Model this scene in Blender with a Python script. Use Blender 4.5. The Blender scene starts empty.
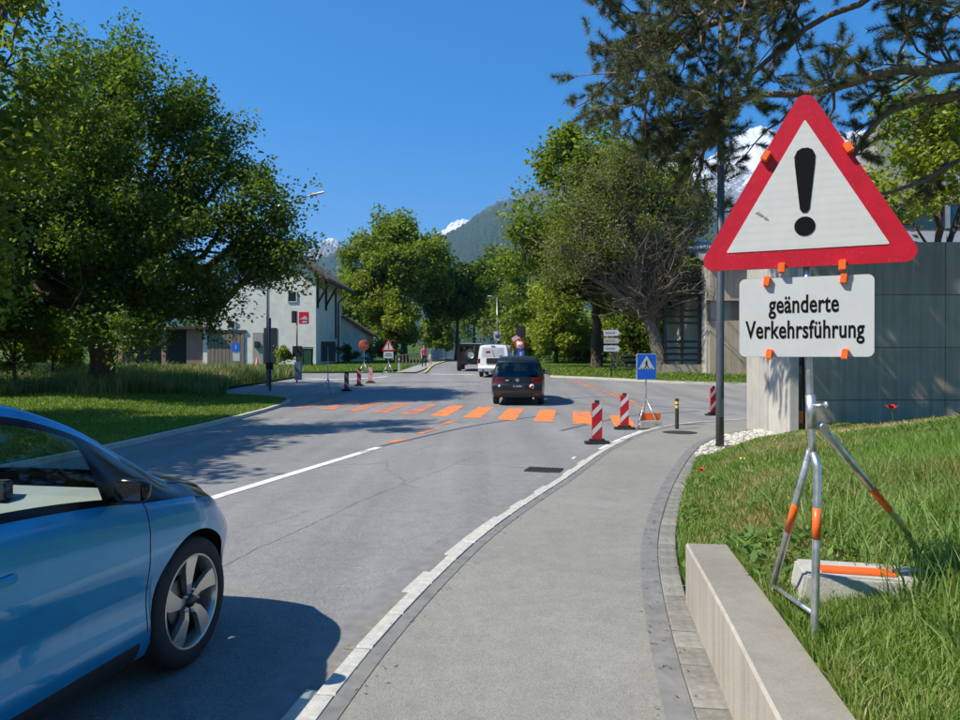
import bpy, bmesh, math, random
import numpy as np
from mathutils import Vector, Matrix
rnd = random.Random(7)
R = math.radians
sc = bpy.context.scene
col = sc.collection
# ------------------------------------------------------------------ camera
F, HOR, CAMZ = 721.0, 357.0, 1.70
cam_d = bpy.data.cameras.new('camera'); cam = bpy.data.objects.new('camera', cam_d); col.objects.link(cam)
cam.location = (0, 0, CAMZ); cam.rotation_euler = (R(90 - 0.24), 0, 0)
cam_d.sensor_width = 36; cam_d.lens = F / 960 * 36; cam_d.clip_start = .05; cam_d.clip_end = 30000
sc.camera = cam
# ------------------------------------------------------------------ sky, sun, exposure
SUN_EL, SUN_AZ = 49.0, 21.0        # sun stands to the left, a little behind the camera
to_sun = Vector((-math.cos(R(SUN_AZ)) * math.cos(R(SUN_EL)), -math.sin(R(SUN_AZ)) * math.cos(R(SUN_EL)), math.sin(R(SUN_EL))))
w = bpy.data.worlds.new('World'); sc.world = w; w.use_nodes = True
nt = w.node_tree; bg = nt.nodes['Background']; sky = nt.nodes.new('ShaderNodeTexSky')
sky.sky_type = 'NISHITA'; sky.sun_disc = False; sky.sun_elevation = R(SUN_EL)
sky.sun_rotation = math.atan2(to_sun.x, to_sun.y)
sky.altitude = 500; sky.air_density = 1.0; sky.dust_density = 0.4; sky.ozone_density = 3.5
hs = nt.nodes.new('ShaderNodeHueSaturation'); hs.inputs['Saturation'].default_value = 1.48
nt.links.new(sky.outputs[0], hs.inputs['Color']); nt.links.new(hs.outputs[0], bg.inputs['Color'])
bg.inputs['Strength'].default_value = 0.13
sd = bpy.data.lights.new('sun', 'SUN'); so = bpy.data.objects.new('sun', sd); col.objects.link(so)
sd.energy = 5.0; sd.angle = R(0.53); sd.color = (1.0, 0.93, 0.81)
so.rotation_euler = to_sun.to_track_quat('Z', 'Y').to_euler(); so.location = (-30, -10, 40)
sc.view_settings.view_transform = 'Standard'; sc.view_settings.look = 'None'
sc.view_settings.exposure = 0.55; sc.view_settings.gamma = 1.0
sc.render.engine = 'CYCLES'
sc.cycles.use_denoising = True
sc.cycles.use_adaptive_sampling = True; sc.cycles.adaptive_threshold = .02; sc.cycles.max_bounces = 5; sc.cycles.transparent_max_bounces = 12; sc.cycles.volume_bounces = 0
sc.cycles.caustics_reflective = False; sc.cycles.caustics_refractive = False

# ------------------------------------------------------------------ helpers: terrain
_zt = [(-80, 0), (-20, 0), (22, 0), (27, .02), (33, .25), (40, .55), (50, .74), (60, 1.0), (72, 1.2), (122, 1.87), (135, 2.3), (150, 4.3), (200, 5.2), (400, 6), (4000, 8)]
_zy = np.array([a for a, b in _zt], float); _zz = np.array([b for a, b in _zt], float)
def pchip(X, Y):
    X = np.array(X, float); Y = np.array(Y, float)
    h = np.diff(X); d = np.diff(Y) / h; m = np.zeros_like(X)
    for i in range(1, len(X) - 1):
        if d[i - 1] * d[i] > 0:
            a = 2 * h[i] + h[i - 1]; b = h[i] + 2 * h[i - 1]
            m[i] = (a + b) / (a / d[i - 1] + b / d[i])
    m[0], m[-1] = d[0], d[-1]
    def f(x):
        x = np.clip(np.asarray(x, float), X[0], X[-1])
        i = np.clip(np.searchsorted(X, x, side='right') - 1, 0, len(X) - 2)
        t = (x - X[i]) / h[i]; t2 = t * t; t3 = t2 * t
        return Y[i] * (2 * t3 - 3 * t2 + 1) + h[i] * m[i] * (t3 - 2 * t2 + t) + Y[i + 1] * (3 * t2 - 2 * t3) + h[i] * m[i + 1] * (t3 - t2)
    return f
Z = pchip(_zy, _zz)
def smooth(a, b, x):
    t = np.clip((np.asarray(x, float) - a) / (b - a), 0, 1); return t * t * (3 - 2 * t)
def G(px, py, dz=0.0):
    """ground point seen along one ray of the survey camera"""
    lo, hi = 1.0, 170.0
    for _ in range(60):
        m = (lo + hi) / 2
        if (py - HOR) / F * m < CAMZ - float(Z(m)) - dz: lo = m
        else: hi = m
    return ((px - 480) / F * lo, lo)
def P(px, py, y): return ((px - 480) / F * y, y, CAMZ - (py - HOR) / F * y)

# ------------------------------------------------------------------ helpers: objects
def tag(o, label=None, cat=None, group=None, kind=None):
    if label: o['label'] = label
    if cat: o['category'] = cat
    if group: o['group'] = group
    if kind: o['kind'] = kind
    return o
def empty(name, loc=(0, 0, 0), rz=0.0, label=None, cat=None, group=None):
    o = bpy.data.objects.new(name, None); col.objects.link(o); o.location = loc; o.rotation_euler = (0, 0, rz)
    o.empty_display_size = .2
    return tag(o, label, cat, group)
def link_mesh(name, me, mat=None, parent=None, loc=None):
    o = bpy.data.objects.new(name, me); col.objects.link(o)
    if mat is not None and not me.materials: me.materials.append(mat)
    if parent is not None: o.parent = parent
    if loc is not None: o.location = loc
    return o
def np_mesh(name, V, quads=None, tris=None, smooth_sh=False):
    V = np.asarray(V, np.float32).reshape(-1, 3)
    q = np.zeros((0, 4), np.int32) if quads is None else np.asarray(quads, np.int32).reshape(-1, 4)
    t = np.zeros((0, 3), np.int32) if tris is None else np.asarray(tris, np.int32).reshape(-1, 3)
    me = bpy.data.meshes.new(name)
    me.vertices.add(len(V)); me.vertices.foreach_set('co', V.ravel())
    li = np.concatenate([q.ravel(), t.ravel()])
    me.loops.add(len(li)); me.loops.foreach_set('vertex_index', li)
    ls = np.concatenate([np.arange(len(q)) * 4, len(q) * 4 + np.arange(len(t)) * 3]).astype(np.int32)
    me.polygons.add(len(ls)); me.polygons.foreach_set('loop_start', ls)
    if smooth_sh: me.polygons.foreach_set('use_smooth', np.ones(len(ls), bool))
    me.update(calc_edges=True)
    return me
class MB:
    def __init__(s): s.v = []; s.f = []; s.sm = []
    def add(s, vs, fs, sm=False):
        n = len(s.v); s.v += [tuple(v) for v in vs]
        for f in fs: s.f.append(tuple(i + n for i in f)); s.sm.append(sm)
        return s
    def box(s, c, d, rz=0.0, rx=0.0, ry=0.0, taper=1.0):
        m = Matrix.Rotation(rz, 3, 'Z') @ Matrix.Rotation(ry, 3, 'Y') @ Matrix.Rotation(rx, 3, 'X')
        vs = []
        for z in (-.5, .5):
            k = taper if z > 0 else 1
            for x, y in ((-.5, -.5), (.5, -.5), (.5, .5), (-.5, .5)):
                vs.append(Vector(c) + m @ Vector((x * d[0] * k, y * d[1] * k, z * d[2])))
        return s.add(vs, [(3, 2, 1, 0), (4, 5, 6, 7), (0, 1, 5, 4), (1, 2, 6, 5), (2, 3, 7, 6), (3, 0, 4, 7)])
    def bar(s, a, b, wd, th, up=(0, 0, 1)):
        a, b = Vector(a), Vector(b); d = (b - a); L = d.length; d.normalize()
        u = Vector(up); sd_ = d.cross(u)
        if sd_.length < 1e-4: sd_ = d.cross(Vector((1, 0, 0)))
        sd_.normalize(); u = sd_.cross(d)
        vs = [p + sd_ * (x * wd / 2) + u * (y * th / 2) for p in (a, b) for x, y in ((-1, -1), (1, -1), (1, 1), (-1, 1))]
        return s.add(vs, [(3, 2, 1, 0), (4, 5, 6, 7), (0, 1, 5, 4), (1, 2, 6, 5), (2, 3, 7, 6), (3, 0, 4, 7)])
    def tube(s, pts, rad, n=8, cap=True):
        pts = [Vector(p) for p in pts]
        if not hasattr(rad, '__len__'): rad = [rad] * len(pts)
        vs = []; fs = []; prev = None
        for i, p in enumerate(pts):
            d = (pts[min(i + 1, len(pts) - 1)] - pts[max(i - 1, 0)]);
            if d.length < 1e-9: d = Vector((0, 0, 1))
            d.normalize()
            if prev is None:
                a = d.cross(Vector((0, 0, 1)))
                if a.length < .05: a = d.cross(Vector((1, 0, 0)))
            else: a = prev - d * prev.dot(d)
            a.normalize(); prev = a; b = d.cross(a)
            for k in range(n):
                t = 2 * math.pi * k / n; vs.append(p + (a * math.cos(t) + b * math.sin(t)) * rad[i])
        for i in range(len(pts) - 1):
            for k in range(n):
                fs.append((i * n + k, i * n + (k + 1) % n, (i + 1) * n + (k + 1) % n, (i + 1) * n + k))
        s.add(vs, fs, True)
        if cap:
            m = len(s.v) - len(vs)
            s.f.append(tuple(m + k for k in reversed(range(n)))); s.sm.append(False)
            s.f.append(tuple(m + (len(pts) - 1) * n + k for k in range(n))); s.sm.append(False)
        return s
    def prism(s, poly, y0, y1, axis='y'):
        """polygon in (x,z) pushed along y (axis y) or in (x,y) along z, or (y,z) along x"""
        n = len(poly)
        def mk(a, b, c): return (a, c, b) if axis == 'y' else ((a, b, c) if axis == 'z' else (c, a, b))
        vs = [mk(a, b, y0) for a, b in poly] + [mk(a, b, y1) for a, b in poly]
        fs = [tuple(range(n)), tuple(range(2 * n - 1, n - 1, -1))]
        for i in range(n): j = (i + 1) % n; fs.append((i, i + n, j + n, j))
        return s.add(vs, fs)
    def lathe(s, prof, n=24, axis='z', c=(0, 0, 0), sm=True):
        """prof [(r,h)]"""
        vs = []; fs = []
        for r, h in prof:
            for k in range(n):
                t = 2 * math.pi * k / n; a, b = r * math.cos(t), r * math.sin(t)
                v = (a, b, h) if axis == 'z' else ((a, h, b) if axis == 'y' else (h, a, b))
                vs.append((v[0] + c[0], v[1] + c[1], v[2] + c[2]))
        for i in range(len(prof) - 1):
            for k in range(n): fs.append((i * n + k, i * n + (k + 1) % n, (i + 1) * n + (k + 1) % n, (i + 1) * n + k))
        return s.add(vs, fs, sm)
    def disc(s, c, r, n=24, axis='y', sgn=-1, th=0):
        vs = []
        for k in range(n):
            t = 2 * math.pi * k / n; a, b = r * math.cos(t), r * math.sin(t)
            vs.append((c[0] + a, c[1], c[2] + b) if axis == 'y' else ((c[0] + a, c[1] + b, c[2]) if axis == 'z' else (c[0], c[1] + a, c[2] + b)))
        return s.add(vs, [tuple(range(n))])
    def mesh(s, name, recalc=True):
        me = bpy.data.meshes.new(name); me.from_pydata(s.v, [], s.f)
        me.polygons.foreach_set('use_smooth', s.sm)
        if recalc:
            b = bmesh.new(); b.from_mesh(me); bmesh.ops.recalc_face_normals(b, faces=b.faces); b.to_mesh(me); b.free()
        me.update(); return me
    def build(s, name, mat, parent=None, loc=None, bevel=0.0):
        me = s.mesh(name)
        if bevel:
            b = bmesh.new(); b.from_mesh(me)
            es = [e for e in b.edges if len(e.link_faces) == 2 and e.calc_face_angle(0) > .6]
            bmesh.ops.bevel(b, geom=es, offset=bevel, segments=2, affect='EDGES', clamp_overlap=True)
            b.to_mesh(me); b.free(); me.update()
        return link_mesh(name, me, mat, parent, loc)
def copy_tree(o, parent=None):
    c = o.copy(); col.objects.link(c)
    if parent is not None: c.parent = parent
    for ch in [x for x in bpy.data.objects if x.parent == o]: copy_tree(ch, c)
    return c
def rounded(poly, r, n=5):
    out = []; m = len(poly)
    for i in range(m):
        p0, p1, p2 = Vector(poly[i - 1]), Vector(poly[i]), Vector(poly[(i + 1) % m])
        a = (p0 - p1).normalized(); b = (p2 - p1).normalized(); ang = a.angle(b); d = r / math.tan(ang / 2)
        c = p1 + (a + b).normalized() * (r / math.sin(ang / 2)); s_, e_ = p1 + a * d - c, p1 + b * d - c
        for k in range(n + 1):
            t = k / n; v = (s_ * (1 - t) + e_ * t); v = v.normalized() * r if v.length > 1e-9 else v
            out.append((c.x + v.x, c.y + v.y))
    return out
def polyline(pts, step):
    """smooth curve through plan points, resampled at equal arc length"""
    pts = np.array(pts, float); s = np.concatenate([[0], np.cumsum(np.hypot(*np.diff(pts, axis=0).T))])
    fx, fy = pchip(s, pts[:, 0]), pchip(s, pts[:, 1]); t = np.linspace(0, s[-1], 600); q = np.stack([fx(t), fy(t)], 1)
    k = np.ones(21) / 21; qp = np.concatenate([np.repeat(q[:1], 10, 0), q, np.repeat(q[-1:], 10, 0)])
    q = np.stack([np.convolve(qp[:, 0], k, 'valid'), np.convolve(qp[:, 1], k, 'valid')], 1)
    s2 = np.concatenate([[0], np.cumsum(np.hypot(*np.diff(q, axis=0).T))]); n = max(2, int(round(s2[-1] / step)) + 1)
    u = np.linspace(0, s2[-1], n); return np.stack([np.interp(u, s2, q[:, 0]), np.interp(u, s2, q[:, 1])], 1)
def offset(pl, d):
    t = np.gradient(pl, axis=0); t /= np.linalg.norm(t, axis=1)[:, None]; return pl + np.stack([t[:, 1], -t[:, 0]], 1) * d
def sheet(name, A, B, n, zf, mat, parent=None, kind='structure'):
    """surface between two plan curves of equal count"""
    A, B = np.asarray(A, float), np.asarray(B, float); m = len(A); t = np.linspace(0, 1, n + 1)
    XY = A[:, None, :] * (1 - t)[None, :, None] + B[:, None, :] * t[None, :, None]
    Zv = zf(XY[..., 0], XY[..., 1]); V = np.dstack([XY, Zv]).reshape(-1, 3)
    i, j = np.meshgrid(np.arange(m - 1), np.arange(n), indexing='ij'); a = (i * (n + 1) + j).ravel()
    me = np_mesh(name, V, np.stack([a, a + 1, a + n + 2, a + n + 1], 1), smooth_sh=True)
    b = bmesh.new(); b.from_mesh(me); up = sum(f.normal.z for f in b.faces)
    if up < 0: bmesh.ops.reverse_faces(b, faces=b.faces)
    b.to_mesh(me); b.free()
    o = link_mesh(name, me, mat, parent)
    if kind and parent is None: o['kind'] = kind
    return o

# ------------------------------------------------------------------ materials
_mats = {}
def new_mat(name):
    m = bpy.data.materials.new(name); m.use_nodes = True; return m, m.node_tree, m.node_tree.nodes['Principled BSDF']
def N(nt, t, **kw):
    n = nt.nodes.new(t)
    for k, v in kw.items():
        if k in n.inputs: n.inputs[k].default_value = v
        else: setattr(n, k, v)
    return n
def rgba(c): return (c[0], c[1], c[2], 1)
def ramp(nt, fac, stops):
    r = nt.nodes.new('ShaderNodeValToRGB'); e = r.color_ramp.elements
    while len(e) < len(stops): e.new(.5)
    for k, (p, c) in enumerate(stops): e[k].position = p; e[k].color = rgba(c) if hasattr(c, '__len__') else (c, c, c, 1)
    nt.links.new(fac, r.inputs[0]); return r
def mixc(nt, fac, a, b, mode='MIX'):
    m = nt.nodes.new('ShaderNodeMix'); m.data_type = 'RGBA'; m.blend_type = mode
    for k, v in ((0, fac), (6, a), (7, b)):
        if hasattr(v, 'is_linked'): nt.links.new(v, m.inputs[k])
        else: m.inputs[k].default_value = v if k == 0 else rgba(v)
    return m.outputs[2]
def M(name, c, rough=.6, metal=0.0, var=.12, vs=3.0, bump=0.0, bs=60.0, spec=.5, coat=0.0, stretch=None):
    if name in _mats: return _mats[name]
    m, nt, p = new_mat(name); tc = nt.nodes.new('ShaderNodeTexCoord'); src = tc.outputs['Object']
    if stretch:
        mp = nt.nodes.new('ShaderNodeMapping'); mp.inputs['Scale'].default_value = stretch; nt.links.new(src, mp.inputs[0]); src = mp.outputs[0]
    n1 = N(nt, 'ShaderNodeTexNoise', Scale=vs, Detail=6.0, Roughness=.6); nt.links.new(src, n1.inputs['Vector'])
    r = ramp(nt, n1.outputs[0], [(.3, [x * (1 - var) for x in c]), (.7, [min(1, x * (1 + var)) for x in c])])
    nt.links.new(r.outputs[0], p.inputs['Base Color'])
    r2 = ramp(nt, n1.outputs[0], [(.3, max(.03, rough - .08)), (.7, min(1, rough + .08))]); nt.links.new(r2.outputs[0], p.inputs['Roughness'])
    p.inputs['Metallic'].default_value = metal; p.inputs['Specular IOR Level'].default_value = spec; p.inputs['Coat Weight'].default_value = coat
    p.inputs['Coat Roughness'].default_value = .04
    if bump:
        n2 = N(nt, 'ShaderNodeTexNoise', Scale=bs, Detail=4.0); nt.links.new(src, n2.inputs['Vector'])
        b = N(nt, 'ShaderNodeBump', Strength=bump, Distance=.01); nt.links.new(n2.outputs[0], b.inputs['Height']); nt.links.new(b.outputs[0], p.inputs['Normal'])
    _mats[name] = m; return m
def asphalt(name, base, warm=0.0, track=0.0):
    m, nt, p = new_mat(name); tc = nt.nodes.new('ShaderNodeTexCoord'); O = tc.outputs['Object']
    big = N(nt, 'ShaderNodeTexNoise', Scale=.35, Detail=5.0, Roughness=.65); mid = N(nt, 'ShaderNodeTexNoise', Scale=6.0, Detail=6.0, Roughness=.7)
    fine = N(nt, 'ShaderNodeTexVoronoi', Scale=95.0); fn = N(nt, 'ShaderNodeTexNoise', Scale=260.0, Detail=2.0)
    for n in (big, mid, fine, fn): nt.links.new(O, n.inputs['Vector'])
    b = [base, base * (.975 - .005 * warm), base * (.925 - .13 * warm)]
    r = ramp(nt, big.outputs[0], [(.25, [x * .86 for x in b]), (.75, [x * 1.14 for x in b])]); c = r.outputs[0]
    c = mixc(nt, .5, c, ramp(nt, mid.outputs[0], [(.3, .40), (.7, .60)]).outputs[0], 'OVERLAY')
    c = mixc(nt, .55 - .25 * min(1, warm * 2), c, ramp(nt, fine.outputs['Color'], [(0, .25), (1, .78)]).outputs[0], 'OVERLAY')
    c = mixc(nt, .35, c, ramp(nt, fn.outputs[0], [(.3, .3), (.7, .7)]).outputs[0], 'OVERLAY')
    if warm: c = mixc(nt, warm * .6, c, (.5, .485, .45), 'SOFT_LIGHT')
    # oil and tyre rubber: long faint streaks in driving direction
    if track:
        mp = nt.nodes.new('ShaderNodeMapping'); mp.inputs['Scale'].default_value = (1.3, .06, 1); mp.inputs['Rotation'].default_value = (0, 0, R(14)); nt.links.new(O, mp.inputs[0])
        sn = N(nt, 'ShaderNodeTexNoise', Scale=1.0, Detail=4.0); nt.links.new(mp.outputs[0], sn.inputs['Vector'])
        c = mixc(nt, track, c, ramp(nt, sn.outputs[0], [(.35, .30), (.65, .66)]).outputs[0], 'OVERLAY')
    sp = N(nt, 'ShaderNodeTexNoise', Scale=1.7, Detail=2.0); nt.links.new(O, sp.inputs['Vector'])
    c = mixc(nt, ramp(nt, sp.outputs[0], [(.66, 0), (.74, .35)]).outputs[0], c, [base * .75] * 3)
    wn = N(nt, 'ShaderNodeTexNoise', Scale=1.1, Detail=5.0); nt.links.new(O, wn.inputs['Vector']); va = nt.nodes.new('ShaderNodeVectorMath'); va.operation = 'MULTIPLY_ADD'; va.inputs[1].default_value = (.9, .9, 0); nt.links.new(wn.outputs['Color'], va.inputs[0]); nt.links.new(O, va.inputs[2])
    cr = N(nt, 'ShaderNodeTexVoronoi', Scale=.33); cr.feature = 'DISTANCE_TO_EDGE'; nt.links.new(va.outputs[0], cr.inputs['Vector'])
    ck = mixc(nt, 1.0, ramp(nt, cr.outputs['Distance'], [(.003, 1), (.0075, 0)]).outputs[0], ramp(nt, big.outputs[0], [(.48, 0), (.54, 1)]).outputs[0], 'MULTIPLY'); c = mixc(nt, mixc(nt, 1.0, ck, [.45 if track else .12] * 3, 'MULTIPLY'), c, [base * .5] * 3)
    nt.links.new(c, p.inputs['Base Color']); p.inputs['Roughness'].default_value = .82; p.inputs['Specular IOR Level'].default_value = .35
    bp = N(nt, 'ShaderNodeBump', Strength=.35, Distance=.006); nt.links.new(fine.outputs['Distance'], bp.inputs['Height']); nt.links.new(bp.outputs[0], p.inputs['Normal'])
    return m
def concrete(name, c, streak=.35, joint=False):
    m, nt, p = new_mat(name); tc = nt.nodes.new('ShaderNodeTexCoord'); O = tc.outputs['Object']
    a = N(nt, 'ShaderNodeTexNoise', Scale=1.3, Detail=8.0, Roughness=.65); nt.links.new(O, a.inputs['Vector'])
    mp = nt.nodes.new('ShaderNodeMapping'); mp.inputs['Scale'].default_value = (11, 11, .45); nt.links.new(O, mp.inputs[0])
    s = N(nt, 'ShaderNodeTexNoise', Scale=1.0, Detail=5.0, Roughness=.6); nt.links.new(mp.outputs[0], s.inputs['Vector'])
    f = N(nt, 'ShaderNodeTexNoise', Scale=90.0, Detail=3.0); nt.links.new(O, f.inputs['Vector'])
    k = ramp(nt, a.outputs[0], [(.25, [x * .80 for x in c]), (.75, [x * 1.15 for x in c])]).outputs[0]
    k = mixc(nt, streak, k, ramp(nt, s.outputs[0], [(.3, .33), (.7, .66)]).outputs[0], 'OVERLAY')
    k = mixc(nt, .3, k, ramp(nt, f.outputs[0], [(.3, .38), (.7, .62)]).outputs[0], 'OVERLAY')
    v = N(nt, 'ShaderNodeTexVoronoi', Scale=23.0); nt.links.new(O, v.inputs['Vector'])
    k = mixc(nt, ramp(nt, v.outputs['Distance'], [(.03, .5), (.07, 0)]).outputs[0], k, [x * .45 for x in c])
    oi = nt.nodes.new('ShaderNodeObjectInfo'); k = mixc(nt, 1.0, k, ramp(nt, oi.outputs['Random'], [(0, (.80, .80, .80)), (1, (1.0, .99, .97))]).outputs[0], 'MULTIPLY')
    nt.links.new(k, p.inputs['Base Color']); p.inputs['Roughness'].default_value = .85; p.inputs['Specular IOR Level'].default_value = .3
    bp = N(nt, 'ShaderNodeBump', Strength=.25, Distance=.01); nt.links.new(f.outputs[0], bp.inputs['Height']); nt.links.new(bp.outputs[0], p.inputs['Normal'])
    _mats[name] = m; return m
def foliage(name, dark, light, trans=.35, island=.8, straw=None, straw_scale=.5, straw_at=(.55, .7), rough=.5):
    m, nt, p = new_mat(name); geo = nt.nodes.new('ShaderNodeNewGeometry'); tc = nt.nodes.new('ShaderNodeTexCoord')
    n = N(nt, 'ShaderNodeTexNoise', Scale=.45, Detail=3.0); nt.links.new(tc.outputs['Object'], n.inputs['Vector'])
    ad = nt.nodes.new('ShaderNodeMath'); ad.operation = 'MULTIPLY_ADD'; ad.inputs[1].default_value = island; nt.links.new(geo.outputs['Random Per Island'], ad.inputs[0])
    sb = nt.nodes.new('ShaderNodeMath'); sb.operation = 'MULTIPLY_ADD'; sb.inputs[1].default_value = .9; sb.inputs[2].default_value = -.45; nt.links.new(n.outputs[0], sb.inputs[0])
    nt.links.new(sb.outputs[0], ad.inputs[2])
    c = ramp(nt, ad.outputs[0], [(0, dark), (1, light)]).outputs[0]
    if straw:
        s = N(nt, 'ShaderNodeTexNoise', Scale=straw_scale, Detail=4.0); nt.links.new(tc.outputs['Object'], s.inputs['Vector'])
        f = nt.nodes.new('ShaderNodeMath'); f.operation = 'MULTIPLY_ADD'; f.inputs[1].default_value = .30; nt.links.new(geo.outputs['Random Per Island'], f.inputs[0]); nt.links.new(s.outputs[0], f.inputs[2])
        c = mixc(nt, ramp(nt, f.outputs[0], [(straw_at[0], 0), (straw_at[1], 1)]).outputs[0], c, straw)
    nt.links.new(c, p.inputs['Base Color']); p.inputs['Roughness'].default_value = rough; p.inputs['Specular IOR Level'].default_value = .45
    tr = nt.nodes.new('ShaderNodeBsdfTranslucent'); nt.links.new(mixc(nt, 1.0, c, (1.0, 1.05, .45), 'MULTIPLY'), tr.inputs['Color'])
    g = nt.nodes.new('ShaderNodeMath'); g.operation = 'MULTIPLY'
    mx = nt.nodes.new('ShaderNodeMixShader'); mx.inputs[0].default_value = trans
    nt.links.new(p.outputs[0], mx.inputs[1]); nt.links.new(tr.outputs[0], mx.inputs[2]); nt.links.new(mx.outputs[0], nt.nodes['Material Output'].inputs['Surface'])
    return m
def glass(name, tint=(.75, .85, .82), refl=.12, edge=.8):
    m, nt, p = new_mat(name); nt.nodes.remove(p)
    t = nt.nodes.new('ShaderNodeBsdfTransparent'); t.inputs[0].default_value = rgba(tint)
    g = nt.nodes.new('ShaderNodeBsdfGlossy'); g.inputs['Roughness'].default_value = .02; g.inputs[0].default_value = (1, 1, 1, 1)
    lw_ = nt.nodes.new('ShaderNodeLayerWeight'); fr = nt.nodes.new('ShaderNodeMath'); fr.operation = 'POWER'; fr.inputs[1].default_value = 5.0; nt.links.new(lw_.outputs['Facing'], fr.inputs[0])
    a = nt.nodes.new('ShaderNodeMath'); a.operation = 'MULTIPLY_ADD'; a.inputs[1].default_value = edge; a.inputs[2].default_value = refl; nt.links.new(fr.outputs[0], a.inputs[0])
    mx = nt.nodes.new('ShaderNodeMixShader'); nt.links.new(a.outputs[0], mx.inputs[0]); nt.links.new(t.outputs[0], mx.inputs[1]); nt.links.new(g.outputs[0], mx.inputs[2])
    nt.links.new(mx.outputs[0], nt.nodes['Material Output'].inputs['Surface']); return m
# ------------------------------------------------------------------ the setting
def ground_mat(name, dark, light, straw=None, sc_=1.2, at=(.5, .68)):
    m, nt, p = new_mat(name); tc = nt.nodes.new('ShaderNodeTexCoord'); O = tc.outputs['Object']
    a = N(nt, 'ShaderNodeTexNoise', Scale=sc_, Detail=8.0, Roughness=.7); f = N(nt, 'ShaderNodeTexNoise', Scale=45.0, Detail=4.0)
    for n in (a, f): nt.links.new(O, n.inputs['Vector'])
    c = ramp(nt, a.outputs[0], [(.3, dark), (.7, light)]).outputs[0]
    c = mixc(nt, .6, c, ramp(nt, f.outputs[0], [(.3, .25), (.7, .7)]).outputs[0], 'OVERLAY')
    if straw:
        s = N(nt, 'ShaderNodeTexNoise', Scale=.55, Detail=4.0); nt.links.new(O, s.inputs['Vector'])
        c = mixc(nt, ramp(nt, s.outputs[0], [(at[0], 0), (at[1], 1)]).outputs[0], c, straw)
    nt.links.new(c, p.inputs['Base Color']); p.inputs['Roughness'].default_value = .95; p.inputs['Specular IOR Level'].default_value = .1
    bp = N(nt, 'ShaderNodeBump', Strength=.8, Distance=.03); nt.links.new(f.outputs[0], bp.inputs['Height']); nt.links.new(bp.outputs[0], p.inputs['Normal'])
    return m
m_ground = ground_mat('meadow_ground', (.045, .085, .018), (.075, .13, .03))
m_lawn = ground_mat('lawn_ground', (.04, .08, .015), (.07, .125, .025))
m_bank = ground_mat('bank_ground', (.06, .095, .02), (.10, .14, .035), straw=(.30, .22, .10), at=(.58, .7))
m_road = asphalt('road_asphalt', .215, track=.30)
m_walk = asphalt('pavement_asphalt', .238, warm=.6)
m_seam = M('tar_seam', (.085, .085, .09), .75, var=.25, vs=20, bump=.2, bs=120)
m_patch = M('asphalt_joint', (.185, .18, .168), .85, var=.22, vs=9, bump=.3, bs=130)
m_granite = M('granite', (.47, .455, .40), .8, var=.2, vs=22, bump=.35, bs=150)
m_granite2 = M('granite_dark', (.20, .19, .16), .8, var=.25, vs=22, bump=.35, bs=150)
m_conc = concrete('concrete_wall', (.41, .35, .265), .55); m_conc_l = concrete('concrete_light', (.50, .48, .43)); m_conc_low = concrete('concrete_low', (.47, .425, .36), .5)
def paint(name, c, wear=.5):
    m, nt, p = new_mat(name); tc = nt.nodes.new('ShaderNodeTexCoord'); O = tc.outputs['Object']
    a = N(nt, 'ShaderNodeTexNoise', Scale=38.0, Detail=8.0, Roughness=.75); b = N(nt, 'ShaderNodeTexNoise', Scale=2.2, Detail=3.0)
    for n in (a, b): nt.links.new(O, n.inputs['Vector'])
    s = nt.nodes.new('ShaderNodeMath'); s.operation = 'MULTIPLY_ADD'; s.inputs[1].default_value = .6; nt.links.new(a.outputs[0], s.inputs[0]); nt.links.new(b.outputs[0], s.inputs[2])
    f = ramp(nt, s.outputs[0], [(.62 + wear * .32, 0), (.70 + wear * .32, .75)])
    cc = ramp(nt, b.outputs[0], [(.3, [x * .85 for x in c]), (.7, c)]).outputs[0]
    nt.links.new(mixc(nt, f.outputs[0], cc, (.16, .16, .16)), p.inputs['Base Color']); p.inputs['Roughness'].default_value = .65
    return m
m_white_p = paint('white_road_paint', (.80, .79, .75), .75); m_orange_p = paint('orange_road_paint', (.95, .24, .03), .62); m_orange_dull = paint('worn_shaded_orange', (.80, .22, .06), .35)

# base terrain: one sheet out past the horizon
ys = np.concatenate([np.linspace(-60, -10, 8), np.arange(-8, 70, .5), np.arange(70, 210, 2.5), [230, 260, 300, 400, 600, 900, 1500, 2500, 4000]])
xs = np.array([-4000, -1500, -600, -250, -120, -60, -30, -15, 0, 15, 30, 60, 120, 250, 600, 1500, 4000], float)
XX, YY = np.meshgrid(xs, ys); ZZ = Z(YY) - .07; n = len(xs); i, j = np.meshgrid(np.arange(len(ys) - 1), np.arange(n - 1), indexing='ij'); a = (i * n + j).ravel()
tag(link_mesh('ground', np_mesh('ground', np.dstack([XX, YY, ZZ]), np.stack([a, a + 1, a + n + 1, a + n], 1), smooth_sh=True), m_ground), kind='structure')
# carriageway: the junction, its arms and the approach to the bridge
yy = np.concatenate([np.arange(-58, -8, 2.0), np.arange(-8, 46.01, .5)])
road = sheet('road', [(-30, y) for y in yy], [(70, y) for y in yy], 10, lambda x, y: Z(y), m_road)
yb = np.concatenate([np.arange(46.0, 60, .5), np.arange(60, 136, 2.0)])
bx = lambda y: -4.7 + (y - 72) * .023
sheet('bridge_road', [(bx(y) + 1.2, y) for y in yb], [(bx(y) + 8.4, y) for y in yb], 4, lambda x, y: Z(y) + .004, m_road)
sheet('cycle_path', [(bx(y) - .1, y) for y in yb], [(bx(y) + 1.2, y) for y in yb], 2, lambda x, y: Z(y) + .07, asphalt('cycle_path_asphalt', .30, warm=.6))

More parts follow.
